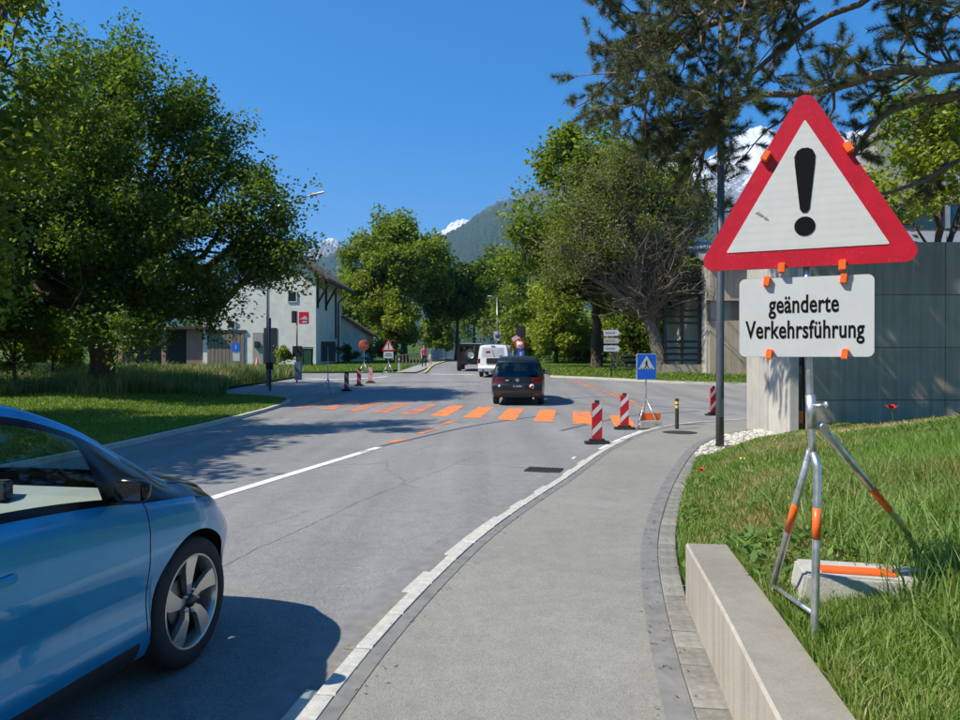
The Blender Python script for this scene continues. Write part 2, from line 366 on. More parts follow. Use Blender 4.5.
# right-hand pavement
KR = polyline([(-1.95, -4), (-1.45, -.5), (-1.12, 1.8), (-.98, 3.0), (-.82, 4.05), (-.58, 5.1), (-.28, 6.3), (.33, 8.1), (1.06, 10.0), (1.75, 12.0), (2.6, 14.1), (3.67, 16.3), (4.9, 17.9), (7.9, 19.6), (13, 21.3), (34, 26)], .5)
KE = polyline([(.5, -4), (.62, -.5), (.82, 1.8), (.97, 3.2), (1.24, 4.85), (1.47, 6.0), (2.11, 8.15), (2.75, 10.0), (3.39, 11.7), (4.1, 13.4), (5.0, 15.0), (6.6, 16.6), (9.5, 17.9), (14, 19.2), (34, 24)], .5)
KE = KE[np.linspace(0, len(KE) - 1, len(KR)).round().astype(int)]
def resample(pl, n):
    s = np.concatenate([[0], np.cumsum(np.hypot(*np.diff(pl, axis=0).T))]); u = np.linspace(0, s[-1], n); return np.stack([np.interp(u, s, pl[:, 0]), np.interp(u, s, pl[:, 1])], 1)
KRd, KEd = resample(KR, 160), resample(KE, 160)
WZ = .055
walk = sheet('pavement', offset(KRd, .2), KEd, 6, lambda x, y: Z(y) + WZ, m_walk)
sheet('asphalt_joint', offset(KRd, .2)[5:130], offset(KRd, .29)[5:130], 1, lambda x, y: Z(y) + WZ + .004, m_patch, walk)
sheet('asphalt_joint', offset(KEd, -.14)[5:130], offset(KEd, -.005)[5:130], 1, lambda x, y: Z(y) + WZ + .004, m_patch, walk)
sheet('asphalt_joint', offset(KRd, -.22)[5:110], offset(KRd, -.005)[5:110], 1, lambda x, y: Z(y) + .004, M('asphalt_joint_road', (.20, .195, .185), .85, var=.2, vs=7, bump=.3, bs=130), road)
def stone_row(name, pl, o0, o1, z1, length, mat, parent, limit=1e9, gap=.008):
    """one block per stone along a plan curve"""
    pl = resample(pl, 1200); A, B = offset(pl, o0), offset(pl, o1); s = np.concatenate([[0], np.cumsum(np.hypot(*np.diff(pl, axis=0).T))])
    k = 0; pos = 0
    while pos < s[-1] - .1 and k < limit:
        L = length * rnd.uniform(.9, 1.1); u = np.clip([pos + gap / 2, pos + L - gap / 2], 0, s[-1])
        f = lambda C, t: (np.interp(t, s, C[:, 0]), np.interp(t, s, C[:, 1]))
        q = [f(A, u[0]), f(A, u[1]), f(B, u[1]), f(B, u[0])]; h = z1 + rnd.uniform(-.003, .003); b = .008
        cx, cy = sum(p[0] for p in q) / 4, sum(p[1] for p in q) / 4; z0 = float(Z(cy))
        lo = [(x - cx, y - cy, float(Z(y)) - z0 - .06) for x, y in q]; mid_ = [(x - cx, y - cy, float(Z(y)) - z0 + h - b) for x, y in q]
        ins = [((x - cx) * (1 - b * 2 / max(.05, math.hypot(x - cx, y - cy))), (y - cy) * (1 - b * 2 / max(.05, math.hypot(x - cx, y - cy))), float(Z(y)) - z0 + h) for x, y in q]
        m = MB(); m.add(lo + mid_ + ins, [(0, 1, 5, 4), (1, 2, 6, 5), (2, 3, 7, 6), (3, 0, 4, 7), (4, 5, 9, 8), (5, 6, 10, 9), (6, 7, 11, 10), (7, 4, 8, 11), (8, 9, 10, 11)])
        m.build(name, mat if not isinstance(mat, list) else rnd.choice(mat), parent, (cx, cy, z0)); k += 1; pos += L
gm = [m_granite, m_granite, M('granite_warm', (.52, .48, .40), .8, var=.2, vs=18, bump=.3, bs=140)]
kerb = tag(bpy.data.objects.new('kerb', None), kind='structure'); col.objects.link(kerb)
vis = KRd[(KRd[:, 1] > 1.0) & (KRd[:, 0] < 11)]
stone_row('kerb_stone', vis, .10, .197, WZ + .012, .62, gm, kerb)
stone_row('gutter_stone', vis, -.003, .095, .018, .50, [m_granite2, m_granite], kerb)
edg = tag(bpy.data.objects.new('pavement_edging', None), kind='structure'); col.objects.link(edg)
visE = KEd[(KEd[:, 1] > 1.0) & (KEd[:, 0] < 6.6)]
es_ = [m_granite2, m_granite2, M('granite_mid', (.25, .235, .20), .85, var=.25, vs=22, bump=.35, bs=150)]
stone_row('edging_stone', visE[visE[:, 1] < 5.15], .003, .175, WZ + .006, .24, es_, edg); stone_row('edging_stone', visE[visE[:, 1] > 4.9], .003, .155, WZ + .003, .24, es_, edg)

# left kerb and the lawn behind it
KLp = [(-9.6, -6), (-8.6, 0), (-7.7, 6), (-7.0, 11), (-6.72, 14), (-6.6, 20), (-6.8, 25), (-7.1, 27.2)]
KL = polyline(KLp, .5)
kl = tag(bpy.data.objects.new('kerb', None), kind='structure'); col.objects.link(kl)
stone_row('kerb_stone', KL[KL[:, 1] > 5], -.14, 0, .09, 1.0, gm, kl)
LB = polyline(KLp + [(-8.3, 28.8), (-10.6, 29.8), (-11.3, 32), (-10.6, 36), (-10.0, 40), (-10.6, 42.5), (-14, 43.8)], .5)
LB = offset(LB, -.14)
def lawn_z(x, y):
    x = np.asarray(x, float); y = np.asarray(y, float)
    return Z(y) + .075 + .38 * smooth(-9, -14, x) * smooth(12, 22, y) * (1 - smooth(36, 42, y)) * (.8 + .2 * np.sin(x * .7 + y * .4)) * smooth(.2, 2.8, np.interp(y, LB[:, 1], LB[:, 0]) - x)
sheet('lawn', np.stack([np.full(len(LB), -80.0), LB[:, 1]], 1), LB, 60, lawn_z, m_lawn)
# house plot lawn, beyond the side lane
HLa = np.array([(x, float(np.interp(x, [-80, -14, -8.2, -5.2], [45.5, 46.2, 48.5, 50.5]))) for x in np.arange(-80, -5.1, 1.0)])
sheet('house_lawn', HLa, np.stack([np.clip(HLa[:, 0], -80, -6.0), np.full(len(HLa), 120.0)], 1), 60, lambda x, y: Z(y) + .012 + .07 * smooth(0, 1.2, y - np.interp(x, HLa[:, 0], HLa[:, 1])) - .5 * smooth(-7.5, -6, x) * smooth(55, 62, y), m_lawn)
# far verge on the right of the junction
VF = polyline([G(545, 377.2), G(600, 379.5), G(690, 384), G(767, 385.5), (22, 34.8), (75, 38)], 1.0)
verge_z = lambda x, y: Z(y) + .09 + .22 * smooth(.3, 5, y - np.interp(x, VF[:, 0], VF[:, 1]))
sheet('grass_verge', VF, np.stack([VF[:, 0] + 1.0, np.full(len(VF), 125.0)], 1), 60, verge_z, m_lawn)
kv = tag(bpy.data.objects.new('verge_kerb', None), kind='structure'); col.objects.link(kv)
stone_row('kerb_stone', VF[VF[:, 0] < 24], -.16, 0, .11, 1.0, gm, kv)

# grass bank behind the low wall
BE = offset(KEd, .165)
edge_x = lambda y: np.interp(y, BE[:, 1], BE[:, 0])
def bank_z(x, y):
    x = np.asarray(x, float); y = np.asarray(y, float); s = np.maximum(x - edge_x(y), 0)
    near = 1 - smooth(4.75, 5.1, y)
    rise_w = .375 * smooth(.08, .17, s) + .17 * np.maximum(s - .4, 0); rise_o = .34 * smooth(0, 1.1, s) + .15 * np.maximum(s - .5, 0)
    r = np.minimum(near * rise_w + (1 - near) * rise_o, .85) * (1 - .55 * smooth(8.5, 14.0, y))
    r = r * (1 - smooth(-.6, .1, y - np.interp(x, [3.0, 4.1, 6.3], [11.6, 12.7, 13.6])) * (1 - smooth(6.25, 6.8, x)))
    return Z(y) + WZ + .01 + r + .02 * np.sin(3.1 * x + 1.7 * y) * smooth(0, .5, s) * np.minimum(1, r * 5)
by = np.concatenate([np.arange(-4, 4.7, .2), np.arange(4.7, 5.3, .06), np.arange(5.3, 14.5, .2)])
BA = np.stack([edge_x(by), by], 1); BB = np.stack([np.full(len(by), 26.0), by], 1)
tt = np.linspace(0, 1, 90) ** 2.2
XY = BA[:, None, :] * (1 - tt)[None, :, None] + BB[:, None, :] * tt[None, :, None]; V = np.dstack([XY, bank_z(XY[..., 0], XY[..., 1])])
nb = len(tt); i, j = np.meshgrid(np.arange(len(by) - 1), np.arange(nb - 1), indexing='ij'); a = (i * nb + j).ravel()
tag(link_mesh('grass_bank', np_mesh('grass_bank', V, np.stack([a, a + 1, a + nb + 1, a + nb], 1), smooth_sh=True), m_bank), kind='structure')
# gravel corner ground between pavement, lamp post and building
# ------------------------------------------------------------------ markings (parts of the road)
def quad_mark(name, p0, p1, p2, p3, mat, parent=road, dz=.005, n=8, wob=0.0):
    t = np.linspace(0, 1, n + 1)[:, None]; A = np.array(p0) * (1 - t) + np.array(p1) * t; B = np.array(p3) * (1 - t) + np.array(p2) * t
    return sheet(name, A, B, 2, lambda x, y: Z(y) + dz, mat, parent)
def line_mark(name, pts, wd, mat, dz=.005, parent=road):
    pl = polyline(pts, .5); return sheet(name, offset(pl, -wd / 2), offset(pl, wd / 2), 1, lambda x, y: Z(y) + dz, mat, parent)
for k in range(-1, 10):
    x0, y0 = 2.35 - .948 * k, 18.3 + .633 * k; h = R(7.5 - .5 * k); wd = .50; L = 4.3 if k >= 0 else 3.6 - .3 * abs(k)
    d = (math.sin(h) * L, math.cos(h) * L)
    quad_mark('crossing_stripe', (x0, y0), (x0 + d[0], y0 + d[1]), (x0 + d[0] + wd, y0 + d[1] - .2), (x0 + wd, y0 - .2), m_orange_p if k < 5 else m_orange_dull)  # left stripes: tree shade is put into a duller, more worn orange
line_mark('centre_line', [(-6.1, -3), (-4.75, 3), (-3.27, 8.5), (-1.89, 13.6)], .15, m_white_p)
for a_, b_ in (((390, 442.5), (409, 438.6)), ((419, 433.8), (435, 429.3)), ((441, 424.8), (454, 420.6))):
    line_mark('orange_dash', [G(*a_), G(*b_)], .17, m_orange_p)
line_mark('orange_line', [G(567, 379.4), G(592, 387.3), G(616, 396.5), G(643, 408)], .13, m_orange_dull)
line_mark('orange_line', [G(571, 379.2), G(597, 387.3), G(622, 396.5), G(649, 408)], .10, m_orange_dull)
line_mark('orange_line', [G(612, 392.3), G(660, 395.5), G(767, 399), G(830, 400.5)], .12, m_orange_dull)
line_mark('white_edge_line', [G(600, 449.5), G(618, 440.5), G(642, 431.0)], .10, m_white_p)
line_mark('white_line', [G(305, 378.6), G(330, 379.5), G(362, 378.6), G(388, 376.6)], .25, m_white_p)
line_mark('stop_line', [G(431, 374.2), G(474, 374.6)], .45, m_white_p)
line_mark('yellow_line', [G(424, 373.6), (bx(60) + 1.12, 60), (bx(75) + 1.12, 75), (bx(110) + 1.12, 110)], .16, paint('yellow_road_paint', (.75, .55, .10), .7), dz=.075)
for pts in ([G(380, 446.5), G(420, 437.5), G(460, 428.5), G(510, 420), G(560, 414)], [G(560, 431), G(590, 424), G(640, 415), G(700, 411)], [G(575, 404), G(640, 406), G(720, 409)], [G(560, 399), G(600, 397), G(640, 399.5)], [G(300, 396), G(350, 392), G(420, 388), G(480, 386)]):
    line_mark('tar_seam', pts, .11, m_seam, dz=.0035)
m_crack = M('crack_dark', (.12, .117, .11), .9, var=.3, vs=12)
def crack(pts, wd, dz, parent, seed):
    r_ = np.random.default_rng(seed); pl = polyline(pts, .06); wob = np.cumsum(r_.normal(0, .006, (len(pl), 2)), 0); wob -= np.linspace(0, 1, len(pl))[:, None] * wob[-1]; pl = pl + wob; w_ = wd * r_.uniform(.4, 1.4, len(pl))[:, None] / 2; t_ = np.gradient(pl, axis=0); t_ /= np.linalg.norm(t_, axis=1)[:, None]; nn_ = np.stack([t_[:, 1], -t_[:, 0]], 1)
    sheet('crack', pl - nn_ * w_, pl + nn_ * w_, 1, lambda x, y: Z(y) + dz, m_crack, parent)
crack([(-2.1, 5.8), (-1.4, 8.2), (-.3, 11.5), (.6, 14.5)], .006, .003, road, 4)
# short worn white dashes beside the kerb
for p in ((576, 458),):
    x, y = G(*p); quad_mark('worn_dash', (x - .1, y - .12), (x - .02, y + .12), (x + .02, y + .1), (x - .06, y - .14), m_white_p)
# drain grate in the gutter
gx, gy = G(544, 470.5); gr = empty('drain_grate', (gx, gy, .002), R(-17), 'dark slotted iron drain grate in the road beside the pale kerb', 'drain')
m_iron = M('cast_iron', (.06, .055, .05), .6, .6, var=.3, vs=20)
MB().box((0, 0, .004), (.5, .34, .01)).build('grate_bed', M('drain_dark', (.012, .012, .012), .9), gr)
fr = MB()
for s in (-1, 1): fr.box((0, s * .175, .008), (.52, .03, .018)); fr.box((s * .25, 0, .0075), (.03, .33, .017))
fr.build('grate_frame', m_iron, gr)
for k in range(8): MB().box((-.21 + k * .06, 0, .0085), (.026, .32, .015)).build('grate_bar', m_iron, gr)
# manhole cover on the pavement corner
mx_, my_ = G(680, 432.6, .055)
mo = empty('manhole_cover', (mx_, my_, float(Z(my_)) + WZ), 0, 'round dark manhole cover in the pavement beside the bollard', 'manhole cover')
MB().lathe([(.0, .006), (.30, .006), (.31, .003), (.31, -.02)], 28).build('cover', m_iron, mo); MB().lathe([(.315, .004), (.37, .005), (.37, -.02)], 28).build('frame', m_iron, mo)

# ------------------------------------------------------------------ low concrete retaining wall
lw = MB()
wp = [(1.375, 4.83), (1.185, 3.5), (1.02, 2.45), (.85, 1.2), (.73, 0.0), (.60, -3.0)]
pl = polyline(wp, .3); A, B = pl, offset(pl, -.27)
if B[0, 0] < A[0, 0]: B = offset(pl, .27)
for q in range(len(pl) - 1): pass
vs = []; fs = []
for (ax, ay), (bx_, by_) in zip(A, B):
    vs += [(ax, ay, -.05), (ax, ay, .447), (ax + .012, ay, .46), (bx_ - .01, by_, .46), (bx_, by_, .447), (bx_, by_, -.05)]
for k in range(len(pl) - 1):
    for e in range(5): fs.append((k * 6 + e, k * 6 + e + 1, k * 6 + 7 + e, k * 6 + 6 + e))
fs.append(tuple(range(6))); lw.add(vs, fs)
o = lw.build('retaining_wall', m_conc_low); o.data.materials.append(concrete('weathered_concrete', (.33, .30, .245), .2))
for f_ in o.data.polygons: f_.material_index = 1 if f_.normal.z > .9 else 0
tag(o, 'low pale concrete retaining wall between the pavement and grass bank', 'wall')

# ------------------------------------------------------------------ grass
def blades(name, pts, h, wd, mat, lean=.5, rs=np.random.default_rng(3)):
    """each blade is a bent strip of three faces-worth of geometry: a quad and a tip"""
    pts = np.asarray(pts, float); n = len(pts); h = np.broadcast_to(h, n) * rs.uniform(.55, 1.3, n); wd = np.broadcast_to(wd, n) * rs.uniform(.7, 1.3, n)
    az = rs.uniform(0, 2 * np.pi, n); ln = rs.uniform(.05, lean, n); ca, sa = np.cos(az), np.sin(az); tw = az + rs.uniform(.6, 2.5, n); cw, sw = np.cos(tw), np.sin(tw)
    def pt(f, l, k): return np.stack([pts[:, 0] + ca * ln * h * l + cw * wd * k, pts[:, 1] + sa * ln * h * l + sw * wd * k, pts[:, 2] + h * f], 1)
    V = np.stack([pt(-.05, 0, -.5), pt(-.05, 0, .5), pt(.55, .35, -.42), pt(.55, .35, .42), pt(.95, 1.1, 0)], 1).reshape(-1, 3)
    b = np.arange(n) * 5
    return np_mesh(name, V, np.stack([b, b + 1, b + 3, b + 2], 1), np.stack([b + 2, b + 3, b + 4], 1))
rs = np.random.default_rng(11)
m_blade = foliage('bank_grass_blade', (.14, .235, .03), (.35, .52, .11), .5, .7, straw=(.50, .38, .19), straw_scale=.55, straw_at=(.70, .86))
m_blade_l = foliage('long_grass_blade', (.15, .25, .045), (.38, .54, .14), .5, .7, straw=(.42, .36, .18), straw_scale=.9, straw_at=(.78, .9))
def bank_pts(n, y0, y1, far=1.0):
    y = y0 + (y1 - y0) * rs.random(n) ** far; x = edge_x(y) + rs.random(n) * (np.minimum(y * .70 + .8, 10.5) - edge_x(y))
    ok = (x > edge_x(y) + np.where(y < 4.85, np.interp(y, [0, 1.2, 2.45, 3.5, 4.83], [.73, .85, 1.02, 1.185, 1.375]) + .272 - edge_x(y), -.012)); x, y = x[ok], y[ok]
    g = (y > np.interp(x, [3.0, 4.1, 6.3], [11.6, 12.7, 13.6])) & (x < 6.4)
    return x[~g], y[~g]
x, y = bank_pts(230000, 1.6, 14.3, 1.15)
nz = .5 + .5 * np.sin(x * 1.9 + np.sin(y * 1.3) * 2) * np.cos(y * 1.6 + x * .6)
h = (.05 + .07 * nz + .16 * smooth(.9, 2.6, x - edge_x(y)) * (1 - smooth(6, 10, y))) * (1 - .3 * smooth(8, 13, y)); keep = rs.random(len(x)) < .55 + .45 * nz
x, y, h = x[keep], y[keep], h[keep]
tag(link_mesh('bank_grass', blades('bank_grass', np.stack([x, y, bank_z(x, y)], 1), h, .004 + .0009 * y, m_blade, .8), m_blade), 'short green and straw coloured grass on the bank', 'grass', kind='stuff')
x, y = bank_pts(9000, 1.8, 6.5); k = (x - edge_x(y)) > .75; x, y = x[k], y[k]
tag(link_mesh('long_grass', blades('long_grass', np.stack([x, y, bank_z(x, y)], 1), .26, .009, m_blade_l, 1.1), m_blade_l), 'long drooping grass around the concrete weight on the bank', 'grass', kind='stuff')
x, y = bank_pts(14000, 1.7, 9.0); nz = np.sin(x * 2.3 + 1) * np.cos(y * 1.9 + .5 * x); k = nz > .15; x, y = x[k], y[k]
def weed_mesh(x, y):
    n = len(x); a = rs.uniform(0, 6.28, n); t = np.stack([np.cos(a), np.sin(a), rs.uniform(.1, .8, n)], 1); t /= np.linalg.norm(t, axis=1)[:, None]; b = np.stack([-np.sin(a), np.cos(a), 0 * a], 1); s = rs.uniform(.02, .055, n)[:, None]; C = np.stack([x, y, bank_z(x, y) + rs.uniform(.01, .10, n)], 1)
    V = np.stack([C, C + t * s + b * s * .45, C + t * s * 2.1, C + t * s - b * s * .45], 1).reshape(-1, 3); q = np.arange(n) * 4; return np_mesh('bank_weeds', V, np.stack([q, q + 1, q + 2, q + 3], 1))
tag(link_mesh('bank_weeds', weed_mesh(x, y), foliage('weed_leaf', (.08, .16, .03), (.22, .34, .07), .4, .9)), 'broad leaved weeds and clover among the bank grass', 'weeds', kind='stuff')
n = 16000; x = rs.uniform(2.6, 8.2, n); y = rs.uniform(8.2, 13.2, n); nz = np.sin(x * 1.3 + .4) * np.cos(y * 1.1 - .5 + x * .3) + rs.normal(0, .25, n); k = (nz > .25) & (x > edge_x(y) + .05) & (y < np.interp(x, [3.0, 4.1, 6.3], [11.6, 12.7, 13.6]) - .1); x, y = x[k], y[k]
tag(link_mesh('dry_grass', blades('dry_grass', np.stack([x, y, bank_z(x, y)], 1), .09, .012, None, 1.2), foliage('dry_blade', (.36, .25, .11), (.62, .48, .26), .3, .9)), 'dry straw coloured grass patches on the far part of the bank', 'grass', kind='stuff')
# grit, dry leaf bits and grass cuttings along the pavement edges
n = 1500; u = rs.integers(8, 120, n); off_ = np.where(rs.random(n) < .6, rs.exponential(.07, n), -1); bp_ = np.where(off_[:, None] >= 0, KEd[u], KRd[u]) + rs.normal(0, .06, (n, 2)); nrm = offset(KEd, -1.0) - KEd; bp_ = bp_ + np.where(off_[:, None] >= 0, nrm[u] * off_[:, None], -nrm[u] * (.24 + rs.exponential(.06, n))[:, None])
kk = bp_[:, 1] > 1.5; bp_ = bp_[kk]; n = len(bp_); a = rs.uniform(0, 6.28, n); s = rs.uniform(.003, .011, n); c_ = np.stack([np.cos(a), np.sin(a), 0 * a], 1); d_ = np.stack([-np.sin(a), np.cos(a), 0 * a], 1); C = np.stack([bp_[:, 0], bp_[:, 1], Z(bp_[:, 1]) + WZ + .012], 1)
V = np.stack([C - c_ * s[:, None] * 1.6, C - d_ * s[:, None] * .6 + [0, 0, .003], C + c_ * s[:, None] * 1.6, C + d_ * s[:, None] * .6 + [0, 0, .004]], 1).reshape(-1, 3); q = np.arange(n) * 4
tag(link_mesh('litter', np_mesh('litter', V, np.stack([q, q + 1, q + 2, q + 3], 1)), foliage('litter_bits', (.10, .075, .04), (.40, .33, .20), 0.0, 1.0)), 'dry leaf bits and grit along the pavement edges', 'litter', kind='stuff')
# left lawn: clipped grass at the front, tall meadow grass behind
m_lblade = foliage('lawn_blade', (.14, .215, .022), (.26, .36, .05), .45, .8); m_tall = foliage('tall_grass_blade', (.09, .15, .03), (.22, .30, .085), .4, .8, straw=(.36, .33, .16), straw_scale=.6, straw_at=(.66, .8))
lbx = lambda y: np.interp(y, LB[:, 1], LB[:, 0])
n = 90000; y = 9 + 22 * rs.random(n); x = lbx(y) - (rs.random(n) ** 1.3) * (y * .35 + 3) - .02
tag(link_mesh('lawn_grass', blades('lawn_grass', np.stack([x, y, lawn_z(x, y)], 1), .07, .022, m_lblade, .8), m_lblade), 'clipped shaded lawn grass beside the left kerb', 'grass', kind='stuff')
n = 60000; y = 24.5 + 18.5 * rs.random(n); x = -9.4 - 24 * rs.random(n); front = 25.5 + 3.2 * smooth(-14, -9.5, x) + .8 * np.sin(x * 1.1); ok = (x < np.minimum(lbx(y) - .15, -9.3)) & (y > front); x, y = x[ok], y[ok]
h = .42 + .28 * (.5 + .5 * np.sin(x * .9) * np.cos(y * 1.1 + x * .3))
tag(link_mesh('tall_grass', blades('tall_grass', np.stack([x, y, lawn_z(x, y)], 1), h, .03, m_tall, .6), m_tall), 'tall unmown meadow grass around the big maple trunk', 'grass', kind='stuff')
n = 34000; x = 4 + 17 * rs.random(n); y = np.interp(x, VF[:, 0], VF[:, 1]) + .1 + 14 * rs.random(n) ** 1.4
tag(link_mesh('verge_grass', blades('verge_grass', np.stack([x, y, verge_z(x, y)], 1), .11, .04, m_lblade, .8), m_lblade), 'sunlit green grass on the far verge under the trees', 'grass', kind='stuff')
n = 22000; x = -24 + 18.5 * rs.random(n); y = np.interp(x, HLa[:, 0], HLa[:, 1]) + .1 + 12 * rs.random(n) ** 1.3
tag(link_mesh('house_lawn_grass', blades('house_lawn_grass', np.stack([x, y, Z(y) + .08], 1), .10, .045, m_lblade, .8), m_lblade), 'bright mown grass in front of the white farmhouse', 'grass', kind='stuff')

# gravel of pale round stones at the foot of the lamp post
gp = np.array([G(694, 458, .07), G(703, 448, .07), G(722, 437.5, .07), G(757, 431.5, .07), (6.5, 16.2), (6.24, 15.6), (6.24, 14.0), G(742, 454, .07)])
def inside(px_, py_, poly):
    c = np.zeros(len(px_), bool); q = len(poly)
    for i in range(q):
        x1, y1 = poly[i]; x2, y2 = poly[i - 1]; k = ((y1 > py_) != (y2 > py_)) & (px_ < (x2 - x1) * (py_ - y1) / (y2 - y1 + 1e-12) + x1); c ^= k
    return c
mgr = MB(); mgr.add([(x, y, float(bank_z(x, y)) * .0 + WZ + .02) for x, y in gp], [tuple(range(len(gp)))])
tag(mgr.build('gravel_bed', M('gravel_sand', (.33, .30, .25), .95, var=.3, vs=30, bump=.5, bs=60)), kind='structure')
bm = bmesh.new(); bmesh.ops.create_icosphere(bm, subdivisions=1, radius=1.0); bm.verts.ensure_lookup_table()
iv = np.array([v.co[:] for v in bm.verts]); it = np.array([[v.index for v in f.verts] for f in bm.faces]); bm.free()
n = 5200; x = rs.uniform(gp[:, 0].min(), gp[:, 0].max(), n); y = rs.uniform(gp[:, 1].min(), gp[:, 1].max(), n); k = inside(x, y, gp); x, y = x[k], y[k]; n = len(x)
sz = rs.uniform(.022, .065, n); an = rs.uniform(0, 6.28, n); sq = rs.uniform(.55, 1, (n, 3)) * np.array([1.2, .9, .6])
L = iv[None] * (sz[:, None] * 1)[:, :, None] * sq[:, None, :] * (1 + .25 * rs.standard_normal((n, len(iv), 1)) * .5)
ca, sa = np.cos(an)[:, None], np.sin(an)[:, None]
V = np.stack([L[..., 0] * ca - L[..., 1] * sa + x[:, None], L[..., 0] * sa + L[..., 1] * ca + y[:, None], L[..., 2] + (WZ + .03 + sz * .3)[:, None]], 2)
T = (it[None] + (np.arange(n) * len(iv))[:, None, None]).reshape(-1, 3)
m_peb = foliage('pebble', (.30, .28, .25), (.62, .58, .50), 0.0, 1.1, rough=.8)
tag(link_mesh('gravel', np_mesh('gravel', V, None, T), m_peb), 'pale rounded stones in the gravel bed around the lamp post', 'gravel', kind='stuff')

# ------------------------------------------------------------------ mountains
def ridge(name, d, prof, depth, rough_, seed, mat, base=-20):
    """terrain strip: skyline profile [(px,py)] at distance d, sloping down towards the viewer and away behind"""
    r = np.random.default_rng(seed); pxs = np.linspace(prof[0][0], prof[-1][0], 360); f = pchip([p[0] for p in prof], [p[1] for p in prof])
    def noise1(x, y):
        s = np.zeros_like(x); amp = 1.0; fr_ = 1 / 420.0
        for o in range(6):
            a1, a2, b1, b2 = r.uniform(0, 6.28, 4); s += amp * (np.sin(x * fr_ + a1 + 1.3 * np.sin(y * fr_ * .8 + b1)) * np.cos(y * fr_ * 1.1 + a2 + np.sin(x * fr_ * .7 + b2))); amp *= .52; fr_ *= 2.1
        return s
    t = np.linspace(-1, .6, 70); X = (pxs[:, None] - 480) / F * (d + t[None] * 0); Y = np.full_like(X, d) + t[None] * depth; H = (HOR - f(pxs) + r.uniform(-.7, .7, len(pxs)) + .9 * np.sin(pxs * .9) * np.sin(pxs * .37))[:, None] / F * d + CAMZ
    fall = np.where(t < 0, (1 + t) ** 1.25, (1 - t / .6 * .8))[None]
    nn = noise1(X, Y); nn = nn - nn[:, [np.argmin(np.abs(t))]]
    Zm = base + (H - base) * fall + nn * rough_ * np.minimum(1, (1 + np.minimum(t, 0))[None] * 2.5)
    V = np.dstack([X, Y, Zm]); m_, n_ = X.shape; i, j = np.meshgrid(np.arange(m_ - 1), np.arange(n_ - 1), indexing='ij'); a = (i * n_ + j).ravel()
    me = np_mesh(name, V, np.stack([a, a + n_, a + n_ + 1, a + 1], 1), smooth_sh=True); return tag(link_mesh(name, me, mat), kind='structure')
def mountain_mat(name, low, mid, high, z0, z1, snow=None):
    m, nt, p = new_mat(name); tc = nt.nodes.new('ShaderNodeTexCoord'); g = nt.nodes.new('ShaderNodeNewGeometry'); sx = nt.nodes.new('ShaderNodeSeparateXYZ'); nt.links.new(g.outputs['Position'], sx.inputs[0])
    n1 = N(nt, 'ShaderNodeTexNoise', Scale=.012, Detail=9.0, Roughness=.7); nt.links.new(tc.outputs['Object'], n1.inputs['Vector'])
    n2 = N(nt, 'ShaderNodeTexVoronoi', Scale=.07); nt.links.new(tc.outputs['Object'], n2.inputs['Vector'])
    mr = nt.nodes.new('ShaderNodeMapRange'); mr.inputs[1].default_value = z0; mr.inputs[2].default_value = z1; nt.links.new(sx.outputs[2], mr.inputs[0])
    ad = nt.nodes.new('ShaderNodeMath'); ad.operation = 'MULTIPLY_ADD'; ad.inputs[1].default_value = .9; nt.links.new(n1.outputs[0], ad.inputs[0]); nt.links.new(mr.outputs[0], ad.inputs[2])
    st = [(.25, low), (.75, mid), (1.0, high)] if snow is None else [(.15, low), (.5, mid), (.72, high), (.80, snow)]
    c = ramp(nt, ad.outputs[0], st).outputs[0]
    c = mixc(nt, .6, c, ramp(nt, n2.outputs['Distance'], [(0, .2), (.7, .75)]).outputs[0], 'OVERLAY'); nt.links.new(c, p.inputs['Base Color'])
    p.inputs['Roughness'].default_value = .95; bp = N(nt, 'ShaderNodeBump', Strength=.8, Distance=12.0); nt.links.new(n2.outputs['Distance'], bp.inputs['Height']); nt.links.new(bp.outputs[0], p.inputs['Normal']); return m
mm_forest = mountain_mat('forest_slope', (.014, .032, .012), (.022, .046, .016), (.10, .10, .085), 250, 1000)
mm_snow = mountain_mat('snow_peak', (.03, .045, .03), (.10, .10, .095), (.26, .26, .26), 750, 2150, (.78, .80, .84))
ridge('mountain', 2600, [(330, 300), (400, 262), (447, 233), (462, 225), (480, 212), (500, 201), (512, 199), (530, 191), (560, 187), (620, 190), (700, 204), (780, 232), (860, 290)], 1400, 34, 1, mm_forest)
ridge('mountain', 3000, [(180, 310), (250, 285), (310, 262), (335, 252), (350, 243), (372, 238), (400, 246), (450, 270), (520, 300)], 1300, 24, 2, mm_forest)
ridge('snowy_mountain', 5200, [(200, 290), (280, 262), (316, 247), (329, 238), (338, 240), (348, 250), (380, 252), (420, 243), (440, 232), (458, 220), (474, 219), (500, 230), (540, 260)], 1500, 50, 4, mountain_mat('snow_ridge', (.03, .045, .03), (.10, .10, .095), (.30, .30, .30), 560, 1500, (.78, .80, .84)))
ridge('snowy_mountain', 5300, [(440, 290), (500, 240), (560, 205), (620, 176), (655, 160), (680, 152), (705, 158), (730, 140), (760, 126), (800, 140), (860, 130), (920, 150), (1000, 175), (1100, 220)], 2400, 95, 3, mm_snow)
